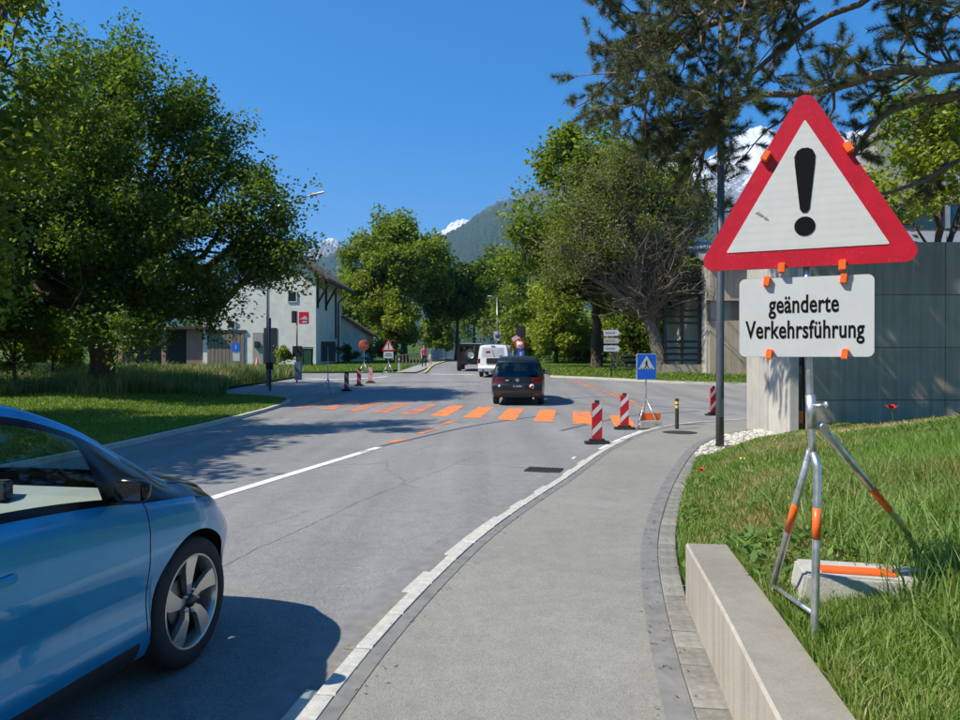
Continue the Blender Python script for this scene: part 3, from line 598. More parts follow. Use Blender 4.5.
# ------------------------------------------------------------------ trees
def bark(name, c):
    m, nt, p = new_mat(name); tc = nt.nodes.new('ShaderNodeTexCoord'); mp = nt.nodes.new('ShaderNodeMapping'); mp.inputs['Scale'].default_value = (6, 6, 1.1); nt.links.new(tc.outputs['Object'], mp.inputs[0])
    a = N(nt, 'ShaderNodeTexNoise', Scale=3.0, Detail=8.0, Roughness=.7); nt.links.new(mp.outputs[0], a.inputs['Vector']); v = N(nt, 'ShaderNodeTexVoronoi', Scale=4.0); nt.links.new(mp.outputs[0], v.inputs['Vector'])
    k = ramp(nt, a.outputs[0], [(.3, [x * .55 for x in c]), (.7, [x * 1.35 for x in c])]).outputs[0]; nt.links.new(k, p.inputs['Base Color']); p.inputs['Roughness'].default_value = .95; p.inputs['Specular IOR Level'].default_value = .15
    b = N(nt, 'ShaderNodeBump', Strength=.9, Distance=.04); nt.links.new(v.outputs['Distance'], b.inputs['Height']); nt.links.new(b.outputs[0], p.inputs['Normal']); return m
m_bark = bark('bark_brown', (.11, .085, .06)); m_bark_g = bark('bark_grey', (.20, .165, .12)); m_bark_p = bark('bark_pine', (.24, .165, .11))
lf_maple = foliage('leaf_maple', (.065, .115, .012), (.18, .255, .03), .54, .9)
lf_dark = foliage('leaf_dark', (.06, .11, .012), (.15, .225, .03), .5, .9)
lf_mid = foliage('leaf_mid', (.12, .175, .018), (.30, .36, .042), .55, .9)
lf_light = foliage('leaf_light', (.18, .24, .022), (.41, .45, .058), .55, .9)
lf_olive = foliage('leaf_olive', (.125, .155, .04), (.28, .30, .085), .5, .9)
needle = foliage('pine_needle', (.05, .065, .022), (.18, .20, .075), .22, .9)

def leaf_mesh(name, C, size, rs, up=.35, ar=.62):
    """kite shaped folded leaves; C positions"""
    n = len(C); nr = rs.standard_normal((n, 3)); nr[:, 2] = np.abs(nr[:, 2]) + up; nr /= np.linalg.norm(nr, axis=1)[:, None]
    t = rs.standard_normal((n, 3)); t -= nr * (t * nr).sum(1)[:, None]; t /= np.linalg.norm(t, axis=1)[:, None]; b = np.cross(nr, t); s = (size * rs.uniform(.6, 1.25, n))[:, None]
    V = np.stack([C - t * s * .5, C + b * s * ar * .5 - t * s * .05 + nr * s * .12, C + t * s * .55 - nr * s * .06, C - b * s * ar * .5 - t * s * .05 + nr * s * .12], 1).reshape(-1, 3)
    k = np.arange(n) * 4; return np_mesh(name, V, None, np.concatenate([np.stack([k, k + 1, k + 2], 1), np.stack([k, k + 2, k + 3], 1)]).reshape(2, n, 3).transpose(1, 0, 2).reshape(-1, 3))
def limb(a, b, r0, r1, rs, sag=.12, k=6):
    a, b = np.array(a, float), np.array(b, float); L = np.linalg.norm(b - a); t = np.linspace(0, 1, k); side = rs.standard_normal(3) * L * .07
    pts = a[None] * (1 - t)[:, None] + b[None] * t[:, None] + np.sin(t * np.pi)[:, None] * (side + np.array([0, 0, -sag * L * .3]))[None]; pts[1:-1] += rs.standard_normal((k - 2, 3)) * L * .02
    return pts, r0 + (r1 - r0) * t ** .8
def tree(name, label, base, trunk_h, trunk_r, blobs, ncl, leaves, lsize, leaf, barkm, seed, cl_r=.9, cat='tree', group=None, fork=None, lean=(0, 0), z=None, twig=True, fill=.35, flat=.7, stems=None, extra=None):
    """blobs: crown ellipsoids (x,y,z,rx,ry,rz) in the tree's own metres"""
    rs = np.random.default_rng(seed); x, y = base; z = float(Z(y)) if z is None else z
    root = empty(name, (x, y, z), 0, label, cat, group); W = MB()
    top = np.array([lean[0], lean[1], trunk_h]); nodes = []
    def put(pts, rad, n=7):
        W.tube(pts, list(rad), n); nodes.extend([(p, r) for p, r in zip(pts, rad)])
    for (sx, sy, sk) in (stems or [(0, 0, 1.0)]):
        a = np.array([sx, sy, -.25]); b = top * sk + np.array([sx * 2.2, sy * 2.2, 0]); k = 8; t = np.linspace(0, 1, k)
        pts = a[None] * (1 - t)[:, None] + b[None] * t[:, None]; pts[2:] += rs.standard_normal((k - 2, 3)) * np.array([.05, .05, 0]) * trunk_h * .25
        rr = trunk_r * (1 - .5 * t); rr[0] *= 1.45; rr[1] *= 1.08; put(pts, rr, 12); top_ = pts[-1]
    fk = top_; wts = np.array([(b[3] * b[4] * b[5]) ** .75 for b in blobs]); wts = wts / wts.sum(); cent = []
    trunk_nodes = [n_ for n_ in nodes if n_[0][2] > trunk_h * .45]
    for b in blobs:
        c = np.array(b[:3]); d = c - fk; st = min(trunk_nodes, key=lambda q: np.linalg.norm(q[0] - c) + abs(rs.normal()) * .6)
        low_ = c[2] < trunk_h * 1.5; st_p = st[0] if c[2] > st[0][2] else trunk_nodes[-1][0]
        pts, rr = limb(trunk_nodes[-1][0] if low_ else st_p, c, trunk_r * (.22 if low_ else .5), trunk_r * (.06 if low_ else .14), rs, sag=-.9 if low_ else .12, k=7); put(pts, rr, 7)
    NP = np.array([n_[0] for n_ in nodes]); NR = np.array([n_[1] for n_ in nodes])
    cl = []
    for _ in range(ncl):
        b = blobs[rs.choice(len(blobs), p=wts)]; v = rs.standard_normal(3); v /= np.linalg.norm(v); q = (fill + (1 - fill) * rs.random() ** .6) if rs.random() < .85 else rs.random()
        cl.append(np.array(b[:3]) + v * np.array(b[3:]) * q)
    cl = np.array(cl); cl = cl[cl[:, 2] > .4]
    if twig:
        for c in cl:
            i = np.argmin(np.linalg.norm(NP - c, axis=1) + np.where(NP[:, 2] > c[2], .8, 0)); pts, rr = limb(NP[i], c, min(NR[i] * .55, .07), .012, rs, k=5); W.tube(pts, list(rr), 5, cap=False)
    per = rs.multinomial(leaves, rs.dirichlet(np.full(len(cl), 4.0))); cid = np.repeat(np.arange(len(cl)), per); n = len(cid); v = rs.standard_normal((n, 3)); v /= np.linalg.norm(v, axis=1)[:, None]
    rad = cl_r * rs.uniform(.6, 1.35, len(cl)); C = cl[cid] + v * (rs.random(n) ** .5 * rad[cid])[:, None] * np.array([1, 1, flat]) + np.array([0, 0, -.12]) * (rs.random(n)[:, None])
    ow = cl[cid] - np.array([0, 0, cl[:, 2].mean() - .3 * np.ptp(cl[:, 2])]); ow = ow / (np.linalg.norm(ow, axis=1)[:, None] + 1e-6) + np.array([0, 0, .35]); C = C + ow * (rs.random(n) ** 2 * rad[cid] * 1.1)[:, None] * (1 - .6 * np.minimum(1, np.linalg.norm(C - cl[cid], axis=1) / rad[cid]))[:, None]
    C = C[C[:, 2] > .12]
    if extra: extra(W, NP, NR, rs)
    W.build('trunk', barkm, root); link_mesh('crown', leaf_mesh('crown', C, lsize, rs), leaf, root)
    return root
def blobset(seed, n, c, r, br, jitter=1.0):
    rs = np.random.default_rng(seed); out = []
    for k in range(n):
        v = rs.standard_normal(3); v /= np.linalg.norm(v); q = rs.random() ** .45
        p = np.array(c) + v * np.array(r) * q; s = br * rs.uniform(.75, 1.25); out.append((p[0], p[1], p[2], s, s, s * .8))
    return out
# big maple on the left lawn: low crown, long arm reaching right
mz = float(lawn_z(-14.8, 28)) - .05
tree('maple_tree', 'big dark green maple with low broad crown on the left lawn', (-14.8, 28.0), 3.2, .46,
     blobset(5, 16, (-.6, .3, 7.8), (4.2, 4.2, 3.6), 2.3) + [(-1.0, 0, 11.6, 2.6, 2.6, 1.7), (1.2, -.4, 11.0, 2.2, 2.4, 1.7), (3.4, 0, 8.2, 2.3, 2.4, 1.8), (5.2, -.5, 6.6, 2.2, 2.4, 1.8), (6.6, -.6, 5.5, 1.5, 1.9, 1.3), (5.0, -1.0, 4.5, 2.0, 1.9, .9), (2.4, -2, 4.2, 2.0, 2, 1.2), (-4.5, -1, 5.2, 2.4, 2.4, 2.0), (-2.5, -3, 4.4, 2.2, 1.8, 1.4), (7.4, -.3, 6.2, .9, 1.2, .8), (-4.6, 0, 9.4, 2.0, 2, 1.8), (3.0, -.5, 9.8, 1.6, 1.8, 1.3), (6.2, -.2, 7.4, 1.2, 1.4, 1.0), (-1, -4.2, 4.6, 2.4, 1.6, 1.4), (1.6, -4, 5.6, 2.2, 1.8, 1.6), (4.0, -2.8, 5.4, 2.2, 1.8, 1.4), (-4.6, -3.2, 3.9, 2.2, 1.8, 1.5), (-6.5, -1, 3.4, 1.8, 1.8, 1.5), (3.4, -3, 3.9, 1.9, 1.6, .9), (6.3, -1.2, 4.6, 1.4, 1.5, .8), (0.5, -4, 8, 2.4, 1.8, 1.8), (-3, -3.6, 7, 2.4, 1.8, 1.8), (-6.5, -3, 2.4, 2.0, 1.5, 1.2), (-3.6, -4, 2.3, 1.6, 1.3, .9), (-1.3, -4.3, 2.9, 1.5, 1.2, .8), (1.3, -4.4, 2.7, 1.6, 1.3, .8), (3.2, -4.0, 2.3, 1.6, 1.3, .8), (4.6, -3, 3.0, 1.3, 1.2, .7), (3.6, 1, 3.0, 1.8, 1.4, 1.0), (4.2, -2.4, 3.5, 1.3, 1.2, .8), (2.6, -2.6, 3.2, 1.4, 1.2, .8), (3.8, 0, 9.3, 1.7, 1.8, 1.4), (4.9, 0, 8.2, 1.6, 1.7, 1.3), (2.4, 0, 10.6, 1.6, 1.7, 1.2), (7.6, -1.2, 4.6, 1.1, 1.2, .9), (6.6, -1.2, 4.9, 1.2, 1.2, .8), (0, 0, 12.6, 1.5, 1.6, 1.2), (-2.6, 0, 12.2, 1.4, 1.5, 1.1), (-6, 1, 8, 2.2, 2, 2.2), (-7, 0, 5.8, 2.2, 2, 2)],
     600, 175000, .17, lf_maple, m_bark, 21, cl_r=.95, z=mz, stems=[(0, 0, 1), (.15, .05, .9)])
# its neighbour at the left edge, nearer, mostly out of the picture
tree('maple_tree', 'nearer maple cut off by the left edge of the picture', (-14.0, 14.2), 2.4, .36,
     blobset(9, 11, (0, 0, 7.2), (3.6, 3.2, 3.2), 1.9) + [(3.6, .3, 5.2, 1.6, 1.6, 1.6), (4.2, .6, 7.6, 1.2, 1.4, 1.5), (3.6, .4, 3.4, 1.3, 1.5, 1.0), (2.8, .2, 9.4, 1.8, 1.8, 1.5), (4.3, .6, 9.0, .8, 1, .9)],
     220, 52000, .17, lf_mid, m_bark, 23, cl_r=.8)
tree('maple_tree', 'maple just outside the left edge casting dappled shade on the road', (-15.2, 9.8), 3.6, .34, blobset(15, 10, (0, 0, 7.6), (3.0, 2.6, 2.2), 1.7), 110, 28000, .20, lf_mid, m_bark, 24, cl_r=.85)
# shrubs and small trees on the left behind the meadow grass
for k, (px_, y_, h_, r_, lm, lab) in enumerate([(14, 27, 4.2, 3.0, lf_mid, 'loose light green shrub beside the maple at the left edge'), (52, 33, 4.0, 3.0, lf_light, 'yellow green shrub close behind the big maple trunk'), (-40, 36, 7.0, 3.6, lf_dark, 'dark tree behind the meadow grass at the far left')]):
    x_ = (px_ - 480) / F * y_
    tree('shrub' if h_ < 5 else 'broadleaf_tree', lab, (x_, y_), h_ * .3, .09 if h_ < 5 else .25, blobset(40 + k, 7, (0, 0, h_ * .55), (r_ * .6, r_ * .6, h_ * .28), r_ * .5), 80, 12000 if h_ < 5 else 12000, .17, lm, m_bark, 60 + k, cl_r=.55, cat='shrub' if h_ < 5 else 'tree', z=float(lawn_z(x_, y_)))
# trees beyond the house, left of the bridge
def far_tree(name, lab, px_, y_, top_py, half_px, lm, seed, leaves=16000, ls=.42, low=.25, trunk_r=.35, ncl=110, cl=1.2, group=None, barkm=m_bark):
    x_ = (px_ - 480) / F * y_; zt_ = CAMZ + (HOR - top_py) / F * y_; H = zt_ - float(Z(y_)); rx = half_px / F * y_; cz = H * (1 + low) / 2; rz = H * (1 - low) / 2
    br = max(rx, rz) * .36
    return tree(name, lab, (x_, y_), H * .42, trunk_r, blobset(seed, 16, (0, 0, cz), (max(rx - br * .9, .3), max(rx - br * .9, .3), max(rz - br * .7, .3)), br), ncl, leaves, ls, lm, barkm, seed + 100, cl_r=cl, group=group)
far_tree('broadleaf_tree', 'tall bright green tree right behind the white farmhouse', 404, 78, 198, 66, lf_mid, 31, 36000, .44, .06, .4, 170, 1.4)
far_tree('broadleaf_tree', 'darker round tree left of the bridge with bare trunk below', 457, 82, 240, 44, lf_dark, 32, 20000, .42, .22, .3, 90, 1.1)
far_tree('broadleaf_tree', 'low sunlit tree left of the person in pink', 396, 74, 292, 30, lf_light, 33, 9000, .36, .02, .2, 60, .9)
far_tree('broadleaf_tree', 'small sunlit tree behind the start of the bridge railing', 436, 92, 290, 20, lf_mid, 36, 7000, .36, .02, .2, 50, .9)
for k, (px_, y_, tp, hp, lm) in enumerate([(498, 130, 247, 20, lf_olive), (474, 150, 254, 20, lf_mid), (516, 120, 262, 22, lf_mid), (350, 110, 268, 30, lf_mid), (310, 120, 285, 30, lf_dark)]):
    far_tree('poplar_tree' if k < 3 else 'broadleaf_tree', ['tall slim pale tree right of the bridge road far behind', 'slim green tree far behind the bridge lamp', 'green tree far behind the traffic signs at the bridge', 'distant tree showing above the farmhouse roof', 'distant dark tree behind the farmhouse'][k], px_, y_, tp, hp, lm, 70 + k, 11000, .6, .05, .3, 80, 1.6)
# right of the junction
tree('broadleaf_tree', 'leafy green tree with dark trunk behind the direction signs', (7.6, 47.0), 4.4, .42, blobset(36, 24, (.3, 0, 9.0), (4.9, 3.6, 4.8), 2.6) + [(-2.0, 0, 13.8, 1.8, 1.8, 1.6), (2.0, 0, 14.2, 2.2, 2, 1.7), (-4.2, 0, 6.6, 1.8, 2, 2.0), (-3.6, -1, 3.8, 1.7, 1.8, 1.4), (-.6, 0, 14.6, 2.4, 2, 1.6), (4.6, 0, 11, 2.2, 2, 2)], 290, 66000, .32, lf_mid, m_bark, 135, cl_r=1.15)
def dead(W, NP, NR, rs):
    hi = [i for i in range(len(NP)) if NP[i][2] > 3.0]
    for _ in range(300):
        i = hi[rs.integers(len(hi))]; p = NP[i]; d = rs.standard_normal(3); d[2] = abs(d[2]) * .7 + .25; d[1] *= .8; d /= np.linalg.norm(d); L = rs.uniform(1.2, 3.4); e = p + d * L
        pts, rr = limb(p, e, min(NR[i] * .5, .075), .012, rs, sag=-.2, k=6); W.tube(pts, list(rr), 5, cap=False)
        for q in range(4):
            s = pts[rs.integers(2, 6)]; d2 = d + rs.standard_normal(3) * .6; d2[2] += .2; d2 /= np.linalg.norm(d2); p2, r2 = limb(s, s + d2 * rs.uniform(.5, 1.6), .024, .008, rs, sag=-.1, k=4); W.tube(p2, list(r2), 4, cap=False)
tree('half_bare_tree', 'old half bare tree with grey branches and forked trunk on the verge', (10.3, 40.0), 3.3, .56, [(-4.6, 0, 8.4, 2.0, 2, 1.8), (-3.0, -.5, 10.4, 2.2, 2, 1.7), (-1.4, 0, 11.6, 2.0, 2, 1.3), (-5.2, 0, 6.4, 1.6, 2, 1.4), (1.6, 0, 9.2, 1.0, 1, 1.5), (.6, -.3, 7.0, .8, .8, 1.4), (2.2, .3, 5.6, .8, 1, 1.2), (-2.6, -1, 7.8, 1.6, 1.4, 1.4)], 150, 22000, .15, lf_olive, m_bark_g, 137, cl_r=.95, lean=(-.9, 0), extra=dead)
for k, (px_, y_, tp, hp, lm, lab) in enumerate([(556, 58, 262, 40, lf_light, 'bright green bushy tree at the right side of the bridge approach'), (628, 56, 300, 36, lf_mid, 'green bush behind the wooden rail'), (690, 60, 236, 44, lf_mid, 'green tree behind the metal louvre screen'), (530, 66, 300, 26, lf_mid, 'leafy bush behind the round red rimmed sign'), (584, 62, 318, 34, lf_light, 'low sunlit bush left of the leafy tree trunk'), (655, 64, 312, 30, lf_light, 'low light green bush behind the forked trunk')]):
    far_tree('broadleaf_tree' if tp < 270 else 'bush', lab, px_, y_, tp, hp, lm, 80 + k, 12000, .34, .02, .2, 90, 1.0)
    if tp >= 270: [o for o in bpy.data.objects if o.get('label') == lab][0]['category'] = 'bush'
# behind the concrete building
tree('broadleaf_tree', 'light green tree rising behind the concrete wall on the right', (13.6, 21.5), 4.5, .22, [(0, 0, 7.4, 1.9, 1.9, 1.5), (-1.6, 0, 6.2, 1.3, 1.4, 1.0), (1.8, 0, 8.6, 1.7, 1.6, 1.2), (-.4, 0, 9.0, 1.5, 1.5, 1.0), (2.6, 0, 6.4, 1.4, 1.4, 1.0)], 70, 9000, .2, lf_light, m_bark, 139, cl_r=.7)
# closed wood on the skyline
def wood(name, x0, x1, y0, h0, h1, n, ls, leaf, seed, label):
    rs = np.random.default_rng(seed); C = []
    for k in range(int(abs(x1 - x0) / 6)):
        c = np.array([x0 + (x1 - x0) * rs.random(), y0 + rs.uniform(-8, 8), 0]); H = rs.uniform(h0, h1); c[2] = float(Z(c[1])) + H * .5
        v = rs.standard_normal((n, 3)); v /= np.linalg.norm(v, axis=1)[:, None]; C.append(c + v * (rs.random(n) ** .4)[:, None] * np.array([5, 5, H * .52]))
    C = np.concatenate(C); tag(link_mesh(name, leaf_mesh(name, C, ls, rs), leaf), label, 'wood', kind='stuff')
wood('far_wood', -230, 10, 175, 9, 17, 620, 1.2, lf_mid, 91, 'distant belt of trees behind the river')
wood('far_wood', -75, 75, -32, 15, 22, 700, 1.2, lf_dark, 93, 'unseen belt of dark trees added behind the viewer to cut sky light')  # unseen trees added to darken reflections and block sky fill
wood('far_wood', 8, 190, 120, 8, 15, 620, 1.0, lf_mid, 92, 'distant belt of trees behind the right hand verge')
# ------------------------------------------------------------------ pine overhanging from the right
def pine():
    rs = np.random.default_rng(17); bx_, by_ = 13.2, 12.6; root = empty('pine_tree', (bx_, by_, float(bank_z(bx_, by_))), 0, 'dark pine reaching in from the right over the warning sign', 'tree')
    zb = root.location.z; W = MB(); tr = [(0, 0, -.3), (.1, 0, 2), (-.1, .1, 5), (.1, 0, 8), (0, 0, 11), (-.1, 0, 14)]; W.tube(tr, [.36, .28, .25, .22, .17, .06], 12)
    tips = []
    def L(p): return np.array([p[0] - bx_, p[1] - by_, p[2] - zb])
    def branch(pts, r0, r1, subs, sl):
        t = np.linspace(0, 1, len(pts)); f = [pchip(t, [p[i] for p in pts]) for i in range(3)]; u = np.linspace(0, 1, 16); q = np.stack([f[i](u) for i in range(3)], 1); q[1:] += rs.standard_normal((15, 3)) * .035
        W.tube(q, list(r0 + (r1 - r0) * u), 8)
        for s in range(subs):
            k = rs.integers(3, 16); d = (q[k] - q[k - 1]); d /= np.linalg.norm(d); sd_ = rs.standard_normal(3); sd_ -= d * sd_.dot(d); sd_ /= np.linalg.norm(sd_); dr = d * rs.uniform(.2, .8) + sd_; dr[2] = dr[2] * .6 + .05; dr /= np.linalg.norm(dr); ln = sl * rs.uniform(.5, 1.15)
            p2, r2 = limb(q[k], q[k] + dr * ln, .03, .008, rs, sag=.1, k=7); W.tube(p2, list(r2), 5, cap=False)
            for m in range(2, 7):
                for _ in range(2):
                    d3 = dr * .6 + rs.standard_normal(3) * .7; d3[2] += .15; d3 /= np.linalg.norm(d3); e = p2[m] + d3 * rs.uniform(.2, .55); W.tube([p2[m], (p2[m] + e) / 2 + rs.standard_normal(3) * .02, e], [.008, .006, .005], 4, cap=False)
                    n_ = 3; tips.extend([(p2[m] * (1 - w_) + e * w_, d3) for w_ in (.45, .75, 1.0)])
        return q
    # limbs in world space: from the trunk on the right, leftwards over the pavement corner
    def wp(px_, py_, y_): return L(P(px_, py_, y_))
    branch([wp(1215, 60, 13.28), wp(1080, 62, 13.06), wp(960, 68, 12.84), wp(880, 74, 12.73), wp(800, 92, 12.62), wp(720, 105, 12.57), wp(700, 110, 12.51)], .13, .03, 36, 1.7)
    branch([wp(1215, 85, 13.28), wp(1060, 70, 13.50), wp(960, 95, 13.61), wp(905, 105, 13.61), wp(870, 130, 13.55), wp(845, 170, 13.50)], .12, .04, 7, .9)
    branch([wp(1215, 20, 13.28), wp(1050, -30, 13.12), wp(900, -40, 12.95), wp(780, 0, 12.84), wp(700, 30, 12.73), wp(655, 42, 12.68), wp(632, 50, 12.68)], .12, .025, 42, 1.7)
    branch([wp(1215, -40, 13.28), wp(1000, -90, 12.73), wp(850, -70, 12.40), wp(740, -20, 12.35), wp(680, 40, 12.35), wp(645, 95, 12.40)], .1, .02, 34, 1.6)
    branch([wp(880, -10, 12.95), wp(790, 40, 13.06), wp(740, 90, 13.17), wp(700, 160, 13.28), wp(690, 210, 13.34)], .06, .02, 13, 1.0)
    branch([wp(1215, 0, 13.45), wp(1080, 60, 13.72), wp(980, 150, 13.83), wp(900, 190, 13.83), wp(840, 200, 13.83)], .08, .02, 3, .8)
    branch([wp(1215, -60, 13.45), wp(1080, -40, 13.17), wp(960, 10, 13.06), wp(900, 30, 13.06)], .07, .02, 10, 1.2)
    branch([wp(1215, -120, 13.28), wp(1010, -160, 13.28), wp(850, -150, 13.28), wp(720, -110, 13.28)], .09, .02, 14, 1.5)
    branch([wp(1215, -190, 13.28), wp(1350, -200, 13.28), wp(1500, -160, 13.28)], .09, .02, 8, 1.5)
    W.build('trunk', m_bark_p, root)
    T = np.array([t[0] for t in tips]); D = np.array([t[1] for t in tips]); k = 72; n = len(T) * k
    c = np.repeat(T, k, 0); d = np.repeat(D, k, 0); v = rs.standard_normal((n, 3)) ; v -= d * (v * d).sum(1)[:, None]; v /= np.linalg.norm(v, axis=1)[:, None]; dr = d * rs.uniform(.1, 1.0, n)[:, None] + v * rs.uniform(.5, 1, n)[:, None]; dr /= np.linalg.norm(dr, axis=1)[:, None]
    c = c + d * (rs.uniform(-.08, .05, n))[:, None]; ln = rs.uniform(.09, .16, n)[:, None]; sd_ = np.cross(dr, rs.standard_normal((n, 3))); sd_ /= np.linalg.norm(sd_, axis=1)[:, None]
    V = np.stack([c - sd_ * .0038, c + sd_ * .0038, c + dr * ln], 1); print('pine needles', n)
    link_mesh('needles', np_mesh('needles', V, None, np.arange(n * 3).reshape(-1, 3)), needle, root)
pine()
# ------------------------------------------------------------------ buildings
m_plaster = concrete('white_plaster', (.88, .82, .71), .22); m_wood_g = M('grey_wood', (.20, .16, .12), .85, var=.4, vs=2.0, stretch=(14, 14, .6), bump=.3, bs=30); m_wood_d = M('dark_timber', (.055, .04, .03), .8, var=.3, vs=3)
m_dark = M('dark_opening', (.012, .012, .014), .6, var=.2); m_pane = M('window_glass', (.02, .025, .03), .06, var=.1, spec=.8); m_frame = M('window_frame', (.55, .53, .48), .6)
def tile_mat(name, c):
    m, nt, p = new_mat(name); tc = nt.nodes.new('ShaderNodeTexCoord'); a = N(nt, 'ShaderNodeTexNoise', Scale=1.4, Detail=8.0); nt.links.new(tc.outputs['Object'], a.inputs['Vector'])
    b = N(nt, 'ShaderNodeTexBrick', Scale=1.0); b.inputs['Brick Width'].default_value = .22; b.inputs['Row Height'].default_value = .3; b.inputs['Mortar Size'].default_value = .02; b.inputs['Color1'].default_value = rgba(c); b.inputs['Color2'].default_value = rgba([x * .65 for x in c]); b.inputs['Mortar'].default_value = rgba([x * .25 for x in c]); nt.links.new(tc.outputs['Object'], b.inputs['Vector'])
    nt.links.new(mixc(nt, .6, b.outputs[0], ramp(nt, a.outputs[0], [(.3, .3), (.7, .65)]).outputs[0], 'OVERLAY'), p.inputs['Base Color']); p.inputs['Roughness'].default_value = .85; return m
m_tile = tile_mat('roof_tiles', (.19, .12, .085))
HY = 60.0; cx_ = -13.65; hz = .85
house = empty('farmhouse', (cx_, HY, hz), 0, 'white plastered farmhouse with brown tiled roof and wide eaves', 'house')
def hl(px_, py_, y_=HY): p = P(px_, py_, y_); return (p[0] - cx_, p[1] - HY, p[2] - hz)
eave = hl(316, 272)[2]; Wd = 9.4; rg = eave + Wd / 2 * .72; Lh = 11.2
MB().prism([(-Wd, 0), (0, 0), (0, eave), (-Wd / 2, rg), (-Wd, eave)], 0, Lh).build('wall', m_plaster, house)
rf = MB()
for s in (0, 1):
    x0, x1 = (1.15, -Wd / 2) if s == 0 else (-Wd - 1.0, -Wd / 2); z0 = eave - (1.15 if s == 0 else 1.0) * .72 + .04; z1 = rg + .04
    rf.add([(x0, -.7, z0), (x0, Lh + .5, z0), (x1, Lh + .5, z1), (x1, -.7, z1), (x0, -.7, z0 + .26), (x0, Lh + .5, z0 + .26), (x1, Lh + .5, z1 + .26), (x1, -.7, z1 + .26)], [(0, 1, 2, 3), (4, 5, 6, 7), (0, 1, 5, 4), (1, 2, 6, 5), (2, 3, 7, 6), (3, 0, 4, 7)])
ro = rf.build('roof', m_tile, house)
MB().bar((1.12, -.7, eave - .83), (1.12, Lh + .5, eave - .83), .14, .12).build('gutter', m_wood_d, ro)
MB().bar((.95, -.72, eave - .72), (-Wd / 2, -.72, rg - .08), .08, .26).build('barge_board', m_wood_d, ro)
for yy_ in (.35, 3.6): MB().bar((.06, yy_, eave - 2.6), (1.0, yy_, eave - .95), .16, .16).bar((.09, yy_, eave - 3.0), (.09, yy_, eave - .4), .16, .16).build('eave_brace', m_wood_d, house)
MB().tube([(.16, 8.7, 0), (.16, 8.7, eave - 1.9), (.95, 8.7, eave - 1.2)], .075, 8).build('downpipe', m_wood_d, house)
MB().bar((.1, 7.8, 2.6), (.1, 7.8, eave - 1.0), .13, .12).build('timber_post', m_wood_d, house)
# lean-to at the far end
ax = 2.35; MB().prism([(.02, 0), (ax, 0), (ax, 3.15), (.02, 4.75)], Lh + .02, Lh + 5.0).build('lean_to_wall', m_plaster, house)
MB().prism([(-.02, 4.80), (ax + .35, 2.98), (ax + .35, 3.14), (-.02, 4.97)], Lh - .35, Lh + 5.3).build('lean_to_roof', m_tile, house)
def fwin(x0, y0, x1, y1, mat=m_pane, name='window', d=.06):
    a, b = hl(x0, y1), hl(x1, y0); c = ((a[0] + b[0]) / 2, -.02, (a[2] + b[2]) / 2); wd, ht = b[0] - a[0], b[2] - a[2]
    f = MB()
    for s in (-1, 1): f.box((c[0] + s * (wd / 2 + .03), -.03, c[2]), (.08, .1, ht + .14)); f.box((c[0], -.032, c[2] + s * (ht / 2 + .03)), (wd - .02, .1, .08))
    o = f.build(name, m_frame if name == 'window' else m_wood_d, house); MB().box(c, (wd, .06, ht)).build('pane', mat, o)
    return o
fwin(288.5, 292, 296.5, 301.5); fwin(228.5, 321.5, 235, 328); fwin(254, 275, 262, 286)
# barn gate of vertical boards
a, b = hl(207.5, 363.5), hl(244.5, 332.5); gate = empty('barn_gate'); gate.parent = house
for k in range(10):
    bw = (b[0] - a[0]) / 10; MB().box((a[0] + (k + .5) * bw, -.05 - .012 * (k % 2), b[2] / 2), (bw - .03, .07, b[2])).build('board', m_wood_g, gate)
MB().box(((a[0] + b[0]) / 2, -.06, b[2] + .1), (b[0] - a[0] + .3, .14, .22)).build('lintel', m_wood_d, gate)
a, b = hl(252.8, 363.5), hl(263, 332.5); MB().box(((a[0] + b[0]) / 2, -.015, b[2] / 2), (b[0] - a[0], .05, b[2])).build('door', M('grey_door', (.34, .31, .26), .7), house)
a, b = hl(255, 348), hl(259.5, 341.5); MB().box(((a[0] + b[0]) / 2, -.12, (a[2] + b[2]) / 2), (b[0] - a[0], .16, b[2] - a[2])).build('letter_box', m_dark, house, bevel=.02)
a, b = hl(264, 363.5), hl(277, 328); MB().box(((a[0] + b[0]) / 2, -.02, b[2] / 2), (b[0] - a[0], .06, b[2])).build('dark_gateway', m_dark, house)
# shed with reddish posts, seen past the maple trunk
sx, sy = (150 - 480) / F * 60, 60
sh = empty('open_shed', (sx, sy, float(Z(sy))), 0, 'open shed with reddish posts seen behind the maple trunk', 'shed')
m_red = M('faded_red_wall', (.34, .17, .13), .85, var=.25, vs=2)
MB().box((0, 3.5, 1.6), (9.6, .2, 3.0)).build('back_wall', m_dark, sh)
for k in (-4.6, -2.4, 1.2): MB().box((k, 0, 1.45), (.34, .34, 3.1)).build('post', m_red, sh)
MB().box((3.9, .3, 1.5), (1.9, .2, 3.0)).build('side_panel', m_red, sh); MB().prism([(-5.4, 3.0), (5.4, 3.0), (5.4, 3.2), (-5.4, 3.2)], -.6, 4).build('roof_slab', m_tile, sh)

